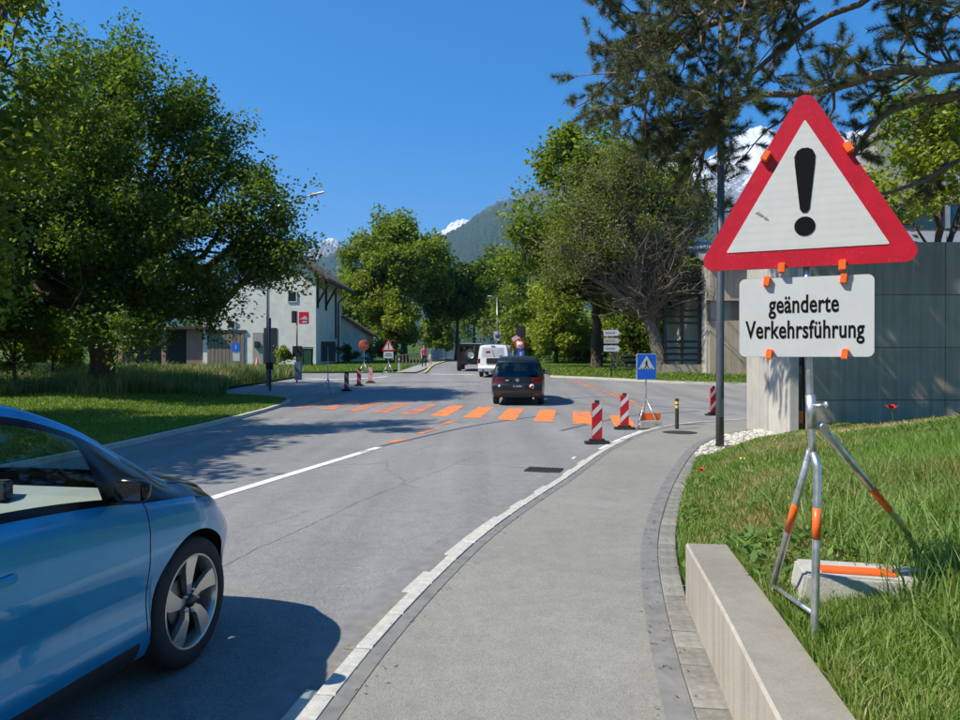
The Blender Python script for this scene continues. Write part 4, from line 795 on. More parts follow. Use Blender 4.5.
# concrete hall wall on the right: separate cast panels with open joints
hx, hy, ht = 6.25, 14.3, 3.98
hall = empty('concrete_hall', (hx, hy, 0), 0, 'long grey concrete wall with cast panels behind the grass bank', 'building')
MB().box((7.2, 1.25, ht / 2 - .1), (13.9, 2.0, ht - .1)).build('core', m_conc, hall)
for r_ in range(4):
    z0 = -.2 + r_ * 1.045; hh = 1.038 if r_ < 3 else ht - z0
    for k in range(5):
        x0 = .24 + k * 2.75; MB().box((x0 + 1.365, .11, z0 + hh / 2), (2.743, .22, hh)).build('wall_panel', m_conc, hall, bevel=.008)
MB().box((.115, .16, 2.0), (.2, .1, 3.9)).build('window_strip', m_pane, hall)
MB().box((.115, .10, .5), (.17, .03, .25)).build('orange_patch', M('patch_orange', (.7, .16, .04), .4), hall)  # small orange patch low on the glass strip
for k, (y0, y1) in enumerate(((-.02, 1.06), (1.085, 2.3))): MB().box((-.02, (y0 + y1) / 2, 1.9), (.18, y1 - y0, 4.16)).build('end_panel', m_conc_l, hall, bevel=.01)
# second concrete block across the side road
b2 = empty('concrete_block_building', (12.15, 38.5, .45), 0, 'concrete building with dark window slot across the side road', 'building')
MB().box((5.9, 4.3, 3.05), (11.8, 8.2, 6.5)).build('wall', m_conc_l, b2)
for k in range(4): MB().box((1.6 + k * 3.0, .1, 1.55), (2.97, .2, 3.3)).build('wall_panel', m_conc, b2, bevel=.012); MB().box((1.6 + k * 3.0, .1, 5.25), (2.97, .2, 2.0)).build('wall_panel', m_conc, b2, bevel=.012)
MB().box((4.2, .16, 3.72), (7.0, .1, .95)).build('window_slot', m_pane, b2); MB().box((.05, .0, 3.72), (.12, .25, 1.1)).build('slot_frame', m_wood_d, b2)
MB().add([(-.3, -.6, 6.3), (12.2, -.6, 6.3), (12.2, 9, 8.6), (-.3, 9, 8.6), (-.3, -.6, 6.55), (12.2, -.6, 6.55), (12.2, 9, 8.85), (-.3, 9, 8.85)], [(0, 1, 2, 3), (4, 5, 6, 7), (0, 1, 5, 4), (1, 2, 6, 5), (2, 3, 7, 6), (3, 0, 4, 7)]).build('roof', M('grey_sheet_roof', (.32, .33, .34), .5, .3, var=.15, stretch=(20, 1, 1)), b2)
MB().box((3.2, -.012, 1.0), (1.5, .04, 2.6)).build('dark_door', M('slate_door', (.06, .075, .085), .4), b2)
# louvre screen on posts left of it
ls = empty('louvre_screen', (10.15, 39.6, .62), 0, 'dark metal louvre screen on posts left of the concrete building', 'screen')
m_steel_d = M('dark_steel', (.045, .05, .05), .5, .5, var=.2)
for x_ in (0, .95, 1.9): MB().box((x_, 0, 3.0), (.14, .14, 6.0)).build('post', m_steel_d, ls)
for k in range(15):
    if k in (4, 5, 9, 10): continue
    MB().box((.95, -.09, .9 + k * .34), (2.0, .05, .12), rx=R(25)).build('slat', m_steel_d, ls)
MB().box((.95, .0, .42), (2.2, .4, .5)).build('plinth', m_conc, ls)
# office building seen above the concrete wall
ob = empty('office_building', (16.4, 30.0, float(Z(30))), 0, 'grey clad office building seen above the concrete wall at right', 'building')
zg = float(Z(30))
def oz(py): return CAMZ + (HOR - py) / F * 30 - zg
m_clad = M('grey_cladding', (.30, .29, .27), .7, var=.2, stretch=(9, 9, .3), vs=1.5, bump=.3, bs=8)
MB().box((9, 4, 5.6), (18, 8, 11.2)).build('wall', m_clad, ob)
for k in range(12): MB().box((.78 + k * 1.5, -.06, (oz(204) + 11.0) / 2), (1.48, .12, 11.0 - oz(204))).build('cladding_panel', m_clad, ob)
for k in range(6):
    x_ = .05 + k * 2.9; MB().box((x_ + 1.45, -.03, (oz(229) + oz(206)) / 2), (2.75, .1, oz(206) - oz(229))).build('window_pane', m_pane, ob); MB().box((x_, -.1, (oz(229) + oz(206)) / 2), (.14, .2, oz(206) - oz(229))).build('mullion', M('alu_grey', (.4, .41, .42), .4, .7), ob)
    MB().box((x_ + 1.45, -.05, oz(231) - .75), (2.85, .12, 1.45)).build('parapet_panel', M('pale_panel', (.45, .46, .47), .5), ob)
# ------------------------------------------------------------------ signs, posts, street furniture
m_galv = M('galvanised_steel', (.55, .56, .57), .38, .85, var=.25, vs=14, bump=.08, bs=60); m_pole = M('grey_painted_pole', (.085, .095, .105), .45, .3, var=.12); m_alu = M('aluminium_back', (.16, .17, .19), .45, .7, var=.1)
m_or = M('orange_plastic', (.85, .14, .02), .4, var=.12, vs=20); m_black = M('black_print', (.0035, .0035, .004), .8, var=.2, vs=30, spec=.15); m_rub = M('black_rubber', (.02, .02, .02), .8, var=.3)
def signface(name, c, dirt=.12, lines=False):
    m, nt, p = new_mat(name); tc = nt.nodes.new('ShaderNodeTexCoord'); O = tc.outputs['Object']
    n = N(nt, 'ShaderNodeTexNoise', Scale=9.0, Detail=8.0, Roughness=.7); nt.links.new(O, n.inputs['Vector']); sc_ = N(nt, 'ShaderNodeTexNoise', Scale=60.0, Detail=3.0, Distortion=3.0); nt.links.new(O, sc_.inputs['Vector'])
    k = ramp(nt, n.outputs[0], [(.3, [x * (1 - dirt) for x in c]), (.65, c)]).outputs[0]
    if lines:
        v = N(nt, 'ShaderNodeTexWave', Scale=9.0, Distortion=.4); v.bands_direction = 'Z'; nt.links.new(O, v.inputs['Vector']); k = mixc(nt, .16, k, ramp(nt, v.outputs[0], [(.2, .55), (.6, .5), (.95, .4)]).outputs[0], 'OVERLAY')
    k = mixc(nt, ramp(nt, sc_.outputs[0], [(.66, 0), (.70, .4)]).outputs[0], k, [min(1, x * .5 + .28) for x in c])
    nt.links.new(k, p.inputs['Base Color']); p.inputs['Roughness'].default_value = .38; return m
m_sw = signface('retroreflective_white', (.56, .565, .54), .1, True); m_sw2 = signface('white_sheet', (.54, .555, .545), .08); m_sr = signface('retroreflective_red', (.50, .006, .022), .25); m_sb = signface('retroreflective_blue', (.01, .12, .62), .15)
_fonts = {}
def text_obj(s, size, mat, parent, loc, rot, xs=1.0, bold=0.0, name='lettering', th=.0006):
    c = bpy.data.curves.new(name, 'FONT'); c.body = s; c.size = size; c.align_x = 'CENTER'; c.align_y = 'CENTER'; c.offset = bold * size; c.extrude = th; c.resolution_u = 6; c.space_character = 1.0 + bold * 2
    t = bpy.data.objects.new(name, c); col.objects.link(t); dg = bpy.context.evaluated_depsgraph_get(); me = bpy.data.meshes.new_from_object(t.evaluated_get(dg)); bpy.data.objects.remove(t)
    me.transform(Matrix.Diagonal((xs, 1, 1, 1))); me.materials.clear(); o = link_mesh(name, me, mat, parent, loc); o.rotation_euler = rot; return o
FACE = (R(90), 0, 0)
def tri_poly(side, r=.045): h = side * math.sqrt(3) / 2; return rounded([(-side / 2, 0), (side / 2, 0), (0, h)], r, 6)
def inner_tri(side, b, r=.004):
    h = side * math.sqrt(3) / 2; s2 = side - 2 * b * math.sqrt(3); h2 = s2 * math.sqrt(3) / 2; return rounded([(-s2 / 2, b), (s2 / 2, b), (0, b + h2)], r, 3)
def warning_triangle(parent, z0, side=.9, border=.075, detail=True, y0=0.0):
    MB().prism(tri_poly(side), y0, y0 + .022).build('sign_plate', m_alu, parent); MB().prism(tri_poly(side - .002), y0 - .0035, y0 - .0005).build('red_border', m_sr, parent); f = MB().prism(inner_tri(side, border), y0 - .0065, y0 - .004).build('white_field', m_sw, parent)
    k = side / .9; ex = [(-.039, .475), (-.041, .51), (-.03, .535), (-.012, .545), (.012, .545), (.03, .535), (.041, .51), (.039, .475), (.019, .285), (.009, .27), (-.009, .27), (-.019, .285)]
    e = MB().prism([(a * k, (b - .04) * k) for a, b in ex], y0 - .0095, y0 - .007).build('exclamation_bar', m_black, parent); d = MB().prism([(.041 * k * math.cos(t), .172 * k + .041 * k * math.sin(t)) for t in np.linspace(0, 2 * math.pi, 24, endpoint=False)], y0 - .0095, y0 - .007).build('exclamation_dot', m_black, parent)
    for o in parent.children:
        if o.name.split('.')[0] in ('sign_plate', 'red_border', 'white_field', 'exclamation_bar', 'exclamation_dot'): o.location.z = z0
# --- big warning sign on its tripod
bx0, by0 = 1.395, 3.10; yaw = -math.atan2(bx0, by0)
ws = empty('warning_sign', (bx0, by0, 0), yaw, 'large red triangular warning sign with orange clips above the text plate', 'sign')
warning_triangle(ws, 2.088, .905, .0765)
m_clip = m_or
for x_, z_, rr in ((-.155, 2.085 + .49, R(30)), (.165, 2.085 + .49, R(-30)), (-.09, 2.085 - .0, 0), (.145, 2.085 - .0, 0)): MB().box((x_, -.012, z_), (.03, .05, .045), ry=rr).build('clip', m_clip, ws, bevel=.004)
MB().box((0, .045, 2.35), (.05, .035, .75)).build('back_rail', m_galv, ws)
for q_ in ([(-.20, .245), (-.185, .25), (-.165, .232), (-.172, .226)], [(-.168, .228), (-.15, .222), (-.142, .208), (-.16, .214)]): MB().prism([(a, b + 2.088) for a, b in q_], -.0085, -.0072).build('torn_sticker', M('sticker_residue', (.22, .21, .20), .8), ws)
ps = empty('text_plate', (bx0, by0, 0), yaw, 'white text plate hanging under the large warning triangle', 'sign')
MB().prism(rounded([(-.265, 1.70), (.265, 1.70), (.265, 2.045), (-.265, 2.045)], .025, 5), -.002, .016).build('plate', m_alu, ps); MB().prism(rounded([(-.264, 1.701), (.264, 1.701), (.264, 2.044), (-.264, 2.044)], .025, 5), -.0055, -.0025).build('white_face', m_sw2, ps)
text_obj('geänderte', .108, m_black, ps, (-.005, -.0065, 1.925), FACE, .61, .018); text_obj('Verkehrsführung', .108, m_black, ps, (-.005, -.0065, 1.815), FACE, .61, .018)
for x_, z_ in ((-.15, 2.03), (.15, 2.03), (-.14, 1.712), (.155, 1.712)): MB().box((x_, -.010, z_), (.027, .034, .045), ry=R(8)).build('clip', m_clip, ps, bevel=.004)
tp = empty('sign_tripod', (0, 0, 0), 0, 'galvanised tripod with orange bands carrying the warning sign', 'tripod')
def T(px_, py_, y_): return Vector(P(px_, py_, y_))
top, jn, foot = T(805, 175, 3.12), T(813, 452, 3.14), T(815, 641, 3.10); foot.z = max(foot.z, .475)
MB().tube([top, T(808, 350, 3.13), T(812, 440, 3.14), jn], .0155, 14).tube([T(810.5, 395, 3.135), T(812, 428, 3.14)], .021, 14).build('mast', m_galv, tp)
MB().tube([jn, jn + Vector((.012, -.02, -.06)), foot + Vector((0, 0, .02)), foot], [.0155, .017, .017, .017], 14).build('leg', m_galv, tp)
lf = T(770, 588, 3.80); lf.z = float(bank_z(lf.x, lf.y)) + .0
MB().tube([jn + Vector((-.005, .01, .01)), lf], .016, 14).build('leg', m_galv, tp)
rt = T(822, 427, 3.15); rfoot = T(910, 535, 4.0)
MB().tube([rt, rfoot], .0175, 14).build('leg', m_galv, tp); MB().tube([T(812, 425, 3.14), rt], .016, 10).tube([rt - Vector((.0, .03, 0)), rt + Vector((0, .03, 0))], .02, 10).build('hinge', m_galv, tp)
MB().tube([T(813, 406, 3.11), T(826, 405, 3.08)], .008, 8).lathe([(.0, -.006), (.016, -.006), (.016, .006), (0, .006)], 10, 'x', tuple(T(826, 405, 3.08))).build('wing_bolt', m_galv, tp)
MB().tube([foot * .86 + jn * .14, lf * .9 + jn * .1], .011, 10).build('brace', m_galv, tp)
for a_, b_, t0, t1, r_ in ((jn + Vector((.012, -.02, -.06)), foot, .24, .42, .0182), (jn + Vector((-.005, .01, .01)), lf, .32, .5, .0172), (rt, rfoot, .50, .72, .0187)): MB().tube([a_.lerp(b_, t0), a_.lerp(b_, t1)], r_, 14).build('orange_band', m_or, tp)
# concrete weight with orange stripe
bwx, bwy = 1.90, 3.62; bw = empty('concrete_weight', (bwx, bwy, float(bank_z(bwx, bwy)) - .02), R(-14), 'pale concrete weight block with orange stripe at the tripod foot', 'block')
MB().prism([(-.30, 0), (.30, 0), (.27, .17), (-.27, .17)], -.15, .15).build('block', m_conc_l, bw, bevel=.012)
MB().box((-.02, -.05, .178), (.34, .10, .014)).build('orange_stripe', m_or, bw, bevel=.004); MB().tube([(.15, -.05, .18), (.2, -.05, .2), (.26, -.05, .2), (.3, -.05, .185)], .008, 8).build('lifting_loop', m_galv, bw)

# --- grey lamp post in the gravel
lx, ly = G(720, 449.5, .07); lp = empty('lamp_post', (lx, ly, WZ), 0, 'dark grey lamp post standing in the gravel bed', 'lamp post')
MB().tube([(0, 0, 0), (0, 0, 1.2), (.03, 0, 11.0)], [.072, .068, .05], 16).build('pole', m_pole, lp); MB().tube([(.03, 0, 10.95), (-.5, .3, 11.25), (-1.0, .6, 11.3)], .04, 10).build('arm', m_pole, lp); MB().box((-1.25, .75, 11.28), (.6, .2, .1), rz=R(149)).build('lamp_head', m_pole, lp, bevel=.03); MB().box((0, -.078, .75), (.075, .012, .32)).build('access_door', m_pole, lp)
# --- black bollard with yellow reflectors
ox, oy = G(677, 429, .055); bo = empty('bollard', (ox, oy, float(Z(oy)) + WZ), 0, 'slim black bollard with yellow reflector bands on the pavement corner', 'bollard')
MB().lathe([(0, .70), (.034, .70), (.042, .69), (.042, 0)], 16).build('post', m_rub, bo)
for z_ in (.60, .51): MB().lathe([(.0435, z_ - .03), (.0435, z_ + .03)], 16).build('reflector_band', M('yellow_reflector', (.75, .52, .10), .4), bo)

# --- delineator boards
def delineator(px_, py_, label, flip=False, rz=0.0, pale_board=False, H=.80):
    x_, y_ = G(px_, py_); r_ = empty('delineator_board', (x_, y_, float(Z(y_))), rz, label, 'road marker board', 'red and white delineator boards')
    wd = .2; MB().prism(rounded([(-.24, -.11), (.24, -.11), (.24, .11), (-.24, .11)], .05), 0.0, .055, 'z').box((0, 0, .075), (.3, .12, .05)).build('base', m_rub, r_, bevel=.006)
    z0 = .09; red = m_sr if not pale_board else M('pale_red', (.75, .25, .22), .5)
    MB().prism(rounded([(-wd / 2, z0), (wd / 2, z0), (wd / 2, H), (-wd / 2, H)], .02), -.022, .022).build('panel', red, r_)
    s = -1 if flip else 1
    for k in range(2):
        zc = z0 + .16 + k * .36; q = [(-wd / 2 + .004, zc - s * .10), (wd / 2 - .004, zc + s * .10), (wd / 2 - .004, zc + s * .10 + .12), (-wd / 2 + .004, zc - s * .10 + .12)]
        st = MB().prism(q, -.0265, -.0225).build('white_stripe', m_sw2, r_); MB().prism(q, .0225, .0265).build('white_stripe', m_sw2, r_)
    MB().box((0, 0, H + .025), (.09, .03, .06)).build('top_handle', m_rub, r_, bevel=.008); return r_
delineator(597, 444, 'nearest red and white board, on the road edge by the pavement')
delineator(624.5, 429.5, 'red and white board directly left of the blue crossing sign', rz=R(-6))
delineator(713.5, 415.5, 'red and white board right of the bollard beside the lamp post', rz=R(15))
delineator(346.5, 391, 'dark shaded red and white board nearest the left tripod', flip=True, rz=R(8))
delineator(359, 386, 'middle red and white board on the left side of the crossing', flip=True, rz=R(12))
delineator(370.5, 383, 'pale red and white board on the left of the crossing', pale_board=True, flip=True)  # this board gets a paler red than the others
# --- folding sign stands
def stand(px_, py_, label, h, foot=.55, rz=0.0, name='sign_stand'):
    x_, y_ = G(px_, py_); r_ = empty(name, (x_, y_, float(Z(y_))), rz, label, 'sign stand'); MB().tube([(0, 0, .62), (0, 0, h)], .017, 8).build('mast', m_galv, r_)
    for s in (-1, 1): MB().tube([(0, 0, .72), (s * foot / 2, -.28, .0)], .016, 8).build('leg', m_galv, r_)
    MB().tube([(0, 0, .72), (0, .45, 0)], .016, 8).build('leg', m_galv, r_); MB().tube([(-foot * .42, -.235, .12), (foot * .42, -.235, .12)], .012, 8).build('brace', m_galv, r_)
    return r_, x_, y_
def ped_sign(parent, zb, wd, ht, back=False):
    s = 1 if not back else -1
    MB().prism(rounded([(-wd / 2, zb), (wd / 2, zb), (wd / 2, zb + ht), (-wd / 2, zb + ht)], .03), -.01, .01).build('plate', M('shaded_sign_back', (.022, .03, .045), .55) if back else m_sw2, parent)  # back plate is grey metal; its shade is put in as dark blue
    f = lambda a, b: (min(a, b), max(a, b)); y0, y1 = f(-.0135 * s, -.0105 * s); MB().prism(rounded([(-wd / 2 + .012, zb + .012), (wd / 2 - .012, zb + .012), (wd / 2 - .012, zb + ht - .012), (-wd / 2 + .012, zb + ht - .012)], .025), y0, y1).build('blue_face', m_sb, parent)
    t = wd * .82; hz_ = zb + ht * .40; y0, y1 = f(-.0165 * s, -.014 * s); MB().prism([(-t / 2, hz_), (t / 2, hz_), (0, hz_ + t * .82)], y0, y1).build('white_triangle', m_sw2, parent)
    y0, y1 = f(-.0195 * s, -.017 * s); k = t
    pic = MB().prism([(.035 * k * math.cos(a), hz_ + .52 * k + .035 * k * math.sin(a)) for a in np.linspace(0, 6.28, 10, endpoint=False)], y0, y1)
    pic.prism([(-.045 * k, hz_ + .30 * k), (.05 * k, hz_ + .30 * k), (.04 * k, hz_ + .48 * k), (-.03 * k, hz_ + .48 * k)], y0, y1); pic.prism([(-.12 * k, hz_ + .10 * k), (-.07 * k, hz_ + .10 * k), (.03 * k, hz_ + .30 * k), (-.045 * k, hz_ + .30 * k)], y0, y1); pic.prism([(.08 * k, hz_ + .10 * k), (.13 * k, hz_ + .10 * k), (.05 * k, hz_ + .30 * k), (-.01 * k, hz_ + .30 * k)], y0, y1); pic.prism([(-.12 * k, hz_ + .32 * k), (-.03 * k, hz_ + .42 * k), (-.03 * k, hz_ + .46 * k), (-.14 * k, hz_ + .35 * k)], y0, y1)
    for q in range(5): pic.prism([((-.36 + q * .16) * k, hz_ + .03 * k), ((-.28 + q * .16) * k, hz_ + .03 * k), ((-.28 + q * .16) * k, hz_ + .085 * k), ((-.36 + q * .16) * k, hz_ + .085 * k)], y0, y1)
    pic.build('walker_symbol', m_black, parent)
st, sx_, sy_ = stand(646, 428.5, 'white tripod stand under the blue pedestrian crossing sign', 1.32)
cs = empty('crossing_sign', (sx_, sy_ - .04, float(Z(sy_))), R(4), 'blue pedestrian crossing sign on a stand beside the right kerb', 'sign'); ped_sign(cs, 1.16, .48, .62)
wb = empty('concrete_weight', (sx_ + .05, sy_ - .1, float(Z(sy_))), R(5), 'concrete weight with orange plate inside the crossing sign stand', 'block'); MB().box((0, 0, .11), (.5, .3, .18)).build('block', m_conc_l, wb, bevel=.012); MB().box((.03, .02, .29), (.5, .04, .17)).build('orange_plate', m_or, wb, bevel=.01)
sl, sx2, sy2 = stand(328, 396, 'left tripod stand carrying the sign seen from behind', 2.05, .72)
cb = empty('crossing_sign', (sx2, sy2 + .04, float(Z(sy2))), 0, 'dark back of a crossing sign in front of the farmhouse', 'sign'); ped_sign(cb, 1.42, .60, .82, back=True)
# far warning sign with plate, and the round orange-red one
r_, x_, y_ = stand(388.5, 374, 'tripod under the far warning triangle by the lane', 2.0, .7)
fw = empty('warning_sign', (x_, y_ - .04, float(Z(y_))), 0, 'far small red warning triangle with white plate beneath, left of the road', 'sign'); warning_triangle(fw, 1.42, .9, .085); MB().prism(rounded([(-.3, .98), (.3, .98), (.3, 1.38), (-.3, 1.38)], .03), -.01, .01).build('white_plate', m_sw2, fw); MB().box((0, -.012, 1.24), (.40, .003, .05)).build('text_line', m_black, fw); MB().box((0, -.012, 1.12), (.48, .003, .05)).build('text_line', m_black, fw)
r_, x_, y_ = stand(364, 373.5, 'tripod under the round orange red disc near the farmhouse', 2.0, .6)
rd = empty('round_sign', (x_, y_ - .04, float(Z(y_))), R(25), 'round orange red sign disc on a stand near the farmhouse lean-to', 'sign'); MB().lathe([(0, -.012), (.33, -.012), (.34, 0), (.33, .012), (0, .012)], 28, 'y', (0, 0, 1.78)).build('disc', M('orange_red_sign', (.62, .10, .035), .45), rd); MB().box((0, -.018, 1.78), (.40, .006, .09)).build('bar', M('pale_orange', (.75, .35, .2), .5), rd)
# --- bus stop sign, red
x_, y_ = G(302.5, 383); bs_ = empty('stop_sign_post', (x_, y_, float(Z(y_))), 0, 'red and white bus stop sign on a dark post with a black box', 'bus stop sign')
zf = lambda py: CAMZ + (HOR - py) / F * y_ - float(Z(y_)); pw = F / y_
MB().tube([(-.28, 0, 0), (-.28, 0, zf(311))], .04, 10).build('post', m_pole, bs_); a0, a1 = (299 - 302.5) / pw, (309 - 302.5) / pw
MB().box(((a0 + a1) / 2, -.02, (zf(312) + zf(324)) / 2), (a1 - a0, .06, zf(312) - zf(324))).build('red_panel', M('stop_red', (.72, .02, .06), .4), bs_, bevel=.015)
MB().prism([(a0 + .05, zf(319.5)), (a1 - .05, zf(319.8)), (a1 - .1, zf(317)), (a0 + .3, zf(316)), (a0 + .15, zf(318))], -.062, -.055).build('white_emblem', m_sw2, bs_); MB().box(((a0 + a1) / 2 + .05, -.058, zf(322)), (.25, .006, .1)).build('white_lettering', m_sw2, bs_)
MB().box((-.42, -.02, (zf(311) + zf(323)) / 2), (.22, .12, zf(311) - zf(323))).build('dark_case', m_rub, bs_, bevel=.02); MB().box((-.24, -.06, zf(351.5)), (.46, .2, .55)).build('timetable_box', m_rub, bs_, bevel=.02); MB().box((-.2, -.05, zf(371)), (.34, .16, .9)).build('blue_bin', M('bin_blue_grey', (.12, .19, .27), .5), bs_, bevel=.02)
# dark pole with small boxes
x_, y_ = G(270, 391); dp = empty('utility_post', (x_, y_, float(lawn_z(x_, y_)) - .1), 0, 'dark slim post with small boxes at the tall grass edge', 'post')
zf = lambda py: CAMZ + (HOR - py) / F * y_ - dp.location.z
MB().tube([(0, 0, 0), (0, 0, zf(318))], .05, 10).build('post', m_pole, dp); MB().box((0, -.05, zf(366)), (.3, .16, .32)).build('lower_box', m_rub, dp, bevel=.02)
# street lamp over the left lane
x_, y_ = (268 - 480) / F * 34, 34; sl_ = empty('street_lamp', (x_, y_, float(lawn_z(x_, y_)) - .05), 0, 'street lamp arm reaching out right of the big maple crown', 'street lamp')
t_, e_ = Vector(P(286, 203, y_)) - sl_.location, Vector(P(311, 195.5, y_)) - sl_.location
MB().tube([(0, 0, 0), (0, 0, 4), (.02, 0, t_.z - 1.0), (.15, 0, t_.z - .35), tuple(t_), tuple(e_)], [.09, .075, .06, .055, .045, .04], 12).build('pole', m_galv, sl_); MB().add([(e_.x - .05, -.13, e_.z - .03), (e_.x + .66, -.1, e_.z + .12), (e_.x + .66, .1, e_.z + .12), (e_.x - .05, .13, e_.z - .03), (e_.x - .05, -.1, e_.z + .1), (e_.x + .6, -.06, e_.z + .2), (e_.x + .6, .06, e_.z + .2), (e_.x - .05, .1, e_.z + .1)], [(0, 1, 2, 3), (4, 5, 6, 7), (0, 1, 5, 4), (1, 2, 6, 5), (2, 3, 7, 6), (3, 0, 4, 7)]).build('lamp_head', m_galv, sl_, bevel=.02)
# info sign in front of the barn gate
x_, y_ = (236 - 480) / F * 56, 56; inf = empty('information_sign', (x_, y_, float(Z(y_)) + .08), 0, 'small blue and white information sign before the barn gate', 'sign'); zf = lambda py: CAMZ + (HOR - py) / F * y_ - inf.location.z
for s in (-1, 1): MB().tube([(s * .22, 0, 0), (s * .22, 0, zf(343))], .03, 8).build('post', m_galv, inf)
MB().box((0, -.03, (zf(343) + zf(351.5)) / 2), (.62, .04, zf(343) - zf(351.5))).build('blue_panel', m_sb, inf); MB().box((.05, -.04, (zf(353) + zf(361)) / 2), (.52, .04, zf(353) - zf(361))).build('white_panel', m_sw2, inf); text_obj('i', .5, m_sw2, inf, (.0, -.053, zf(347)), FACE, 1, .02)
# wheelie bins and cone near the house
def bin_(px_, y_, lab, hgt=1.05):
    x_ = (px_ - 480) / F * y_; b_ = empty('wheelie_bin', (x_, y_, float(Z(y_)) + .08), 0, lab, 'bin', 'green bins at the house corner'); mg = M('bin_green', (.018, .07, .035), .5, var=.2)
    MB().box((0, 0, hgt * .47), (.56, .6, hgt * .86), taper=1.12).build('body', mg, b_, bevel=.02); MB().box((0, -.02, hgt * .95), (.68, .76, .09)).build('lid', mg, b_, bevel=.02)
    for s in (-1, 1): MB().lathe([(0, -.03), (.1, -.03), (.1, .03), (0, .03)], 14, 'x', (s * .27, .3, .1)).build('wheel', m_rub, b_)
bin_(300.5, 57.5, 'green bin half hidden behind the bus stop post', 1.5); bin_(308.5, 57.5, 'green bin standing free at the house corner', 1.5)
x_, y_ = (257 - 480) / F * 55, 55; co = empty('traffic_cone', (x_, y_, float(Z(y_)) + .08), 0, 'small orange traffic cone in front of the farmhouse door', 'cone'); MB().box((0, 0, .02), (.4, .4, .04)).build('base', m_rub, co); MB().lathe([(.15, .04), (.03, .72), (0, .72)], 16).build('cone', m_or, co); MB().lathe([(.109, .3), (.078, .48)], 16).build('white_band', m_sw2, co)
# --- direction signs with three arrow boards
x_, y_ = G(613.5, 380); ds = empty('direction_sign', (x_, y_ + .6, float(Z(y_ + .6)) + .15), 0, 'post with three stacked grey arrow shaped direction boards', 'sign'); zf = lambda py: CAMZ + (HOR - py) / F * (y_ + .6) - ds.location.z
MB().tube([(0, 0, -.1), (0, 0, zf(329))], .04, 10).build('post', m_pole, ds)
for k, (p0, p1) in enumerate(((330, 336), (338, 343.5), (345.5, 351.5))):
    z1, z0 = zf(p0), zf(p1); zm = (z0 + z1) / 2; o = MB().prism([(-.42, z0), (.32, z0), (.47, zm), (.32, z1), (-.42, z1)], -.06, -.03).build('arrow_board', [m_sw2, M('brown_grey_board', (.42, .38, .33), .5), m_sw2][k], ds); MB().box((-.08, -.063, zm), (.52, .004, .09)).build('text_line', M('grey_text', (.25, .25, .26), .5), o)
# --- wooden rail
x_, y_ = G(633, 376.5); wr = empty('wooden_rail', (x_, 42.5, float(Z(42.5)) + .3), R(-12), 'low weathered wooden rail between the sign and forked tree', 'fence')
for s in (-.8, .8): MB().box((s, 0, .45), (.13, .13, 1.1)).build('post', m_wood_g, wr)
for z_ in (.32, .62, .9): MB().box((0, -.09, z_), (2.1, .05, .14)).build('rail', m_wood_g, wr)
# --- signs at the bridge
def pole_sign(name, px_, y_, h, label): x_ = (px_ - 480) / F * y_; r_ = empty(name, (x_, y_, float(Z(y_))), 0, label, 'sign'); MB().tube([(0, .05, -.1), (0, .05, h)], .035, 8).build('post', m_galv, r_); return r_
Yb = 46.0; q = pole_sign('no_entry_sign', 520.5, Yb, 2.5, 'round white sign with red rim above a blue plate near the bridge'); zf = lambda py, Y=Yb: CAMZ + (HOR - py) / F * Y - float(Z(Y))
MB().lathe([(0, -.0), (.36, 0), (.36, .02), (0, .02)], 28, 'y', (0, -.01, zf(345.5))).build('red_rim', m_sr, q); MB().lathe([(0, -.006), (.24, -.006), (.24, -.003)], 28, 'y', (0, -.01, zf(345.5))).build('white_field', m_sw2, q); MB().box((-.05, -.02, zf(345.5)), (.28, .004, .10)).build('symbol', M('symbol_grey', (.25, .28, .27), .5), q)
MB().box((.02, 0, zf(354)), (.46, .03, .50)).build('blue_plate', m_sb, q, bevel=.01); MB().prism([(-.03, zf(356)), (.07, zf(356)), (.07, zf(353.5)), (.13, zf(353.5)), (.02, zf(351.5)), (-.09, zf(353.5)), (-.03, zf(353.5))], -.022, -.018).build('white_arrow', m_sw2, q)
MB().box((-.3, 0, zf(338)), (.5, .03, .26), ry=R(-25)).build('red_white_board', signface('pinkish_board', (.8, .5, .48)), q); MB().box((.02, .1, zf(331.5)), (.55, .25, .7)).build('signal_head', m_rub, q, bevel=.04)
Yb = 75.0; q = pole_sign('no_stopping_sign', 497, Yb, 6.6, 'square no stopping sign on the tall pole beside the bridge road'); zf = lambda py, Y=Yb: CAMZ + (HOR - py) / F * Y - float(Z(Y))
MB().box((.05, 0, zf(336)), (.78, .03, .98)).build('white_board', m_sw2, q, bevel=.01); MB().lathe([(0, -.03), (.29, -.03), (.29, -.02)], 24, 'y', (.05, 0, zf(335.5))).build('red_ring', m_sr, q); MB().lathe([(0, -.034), (.22, -.034), (.22, -.031)], 24, 'y', (.05, 0, zf(335.5))).build('blue_disc', m_sb, q); MB().box((.05, -.037, zf(335.5)), (.44, .004, .07), ry=R(45)).build('red_bar', m_sr, q); MB().tube([(0, .05, 6.5), (-.5, .05, 6.8), (-1.0, .05, 6.8)], .03, 8).build('lamp_arm', m_galv, q)
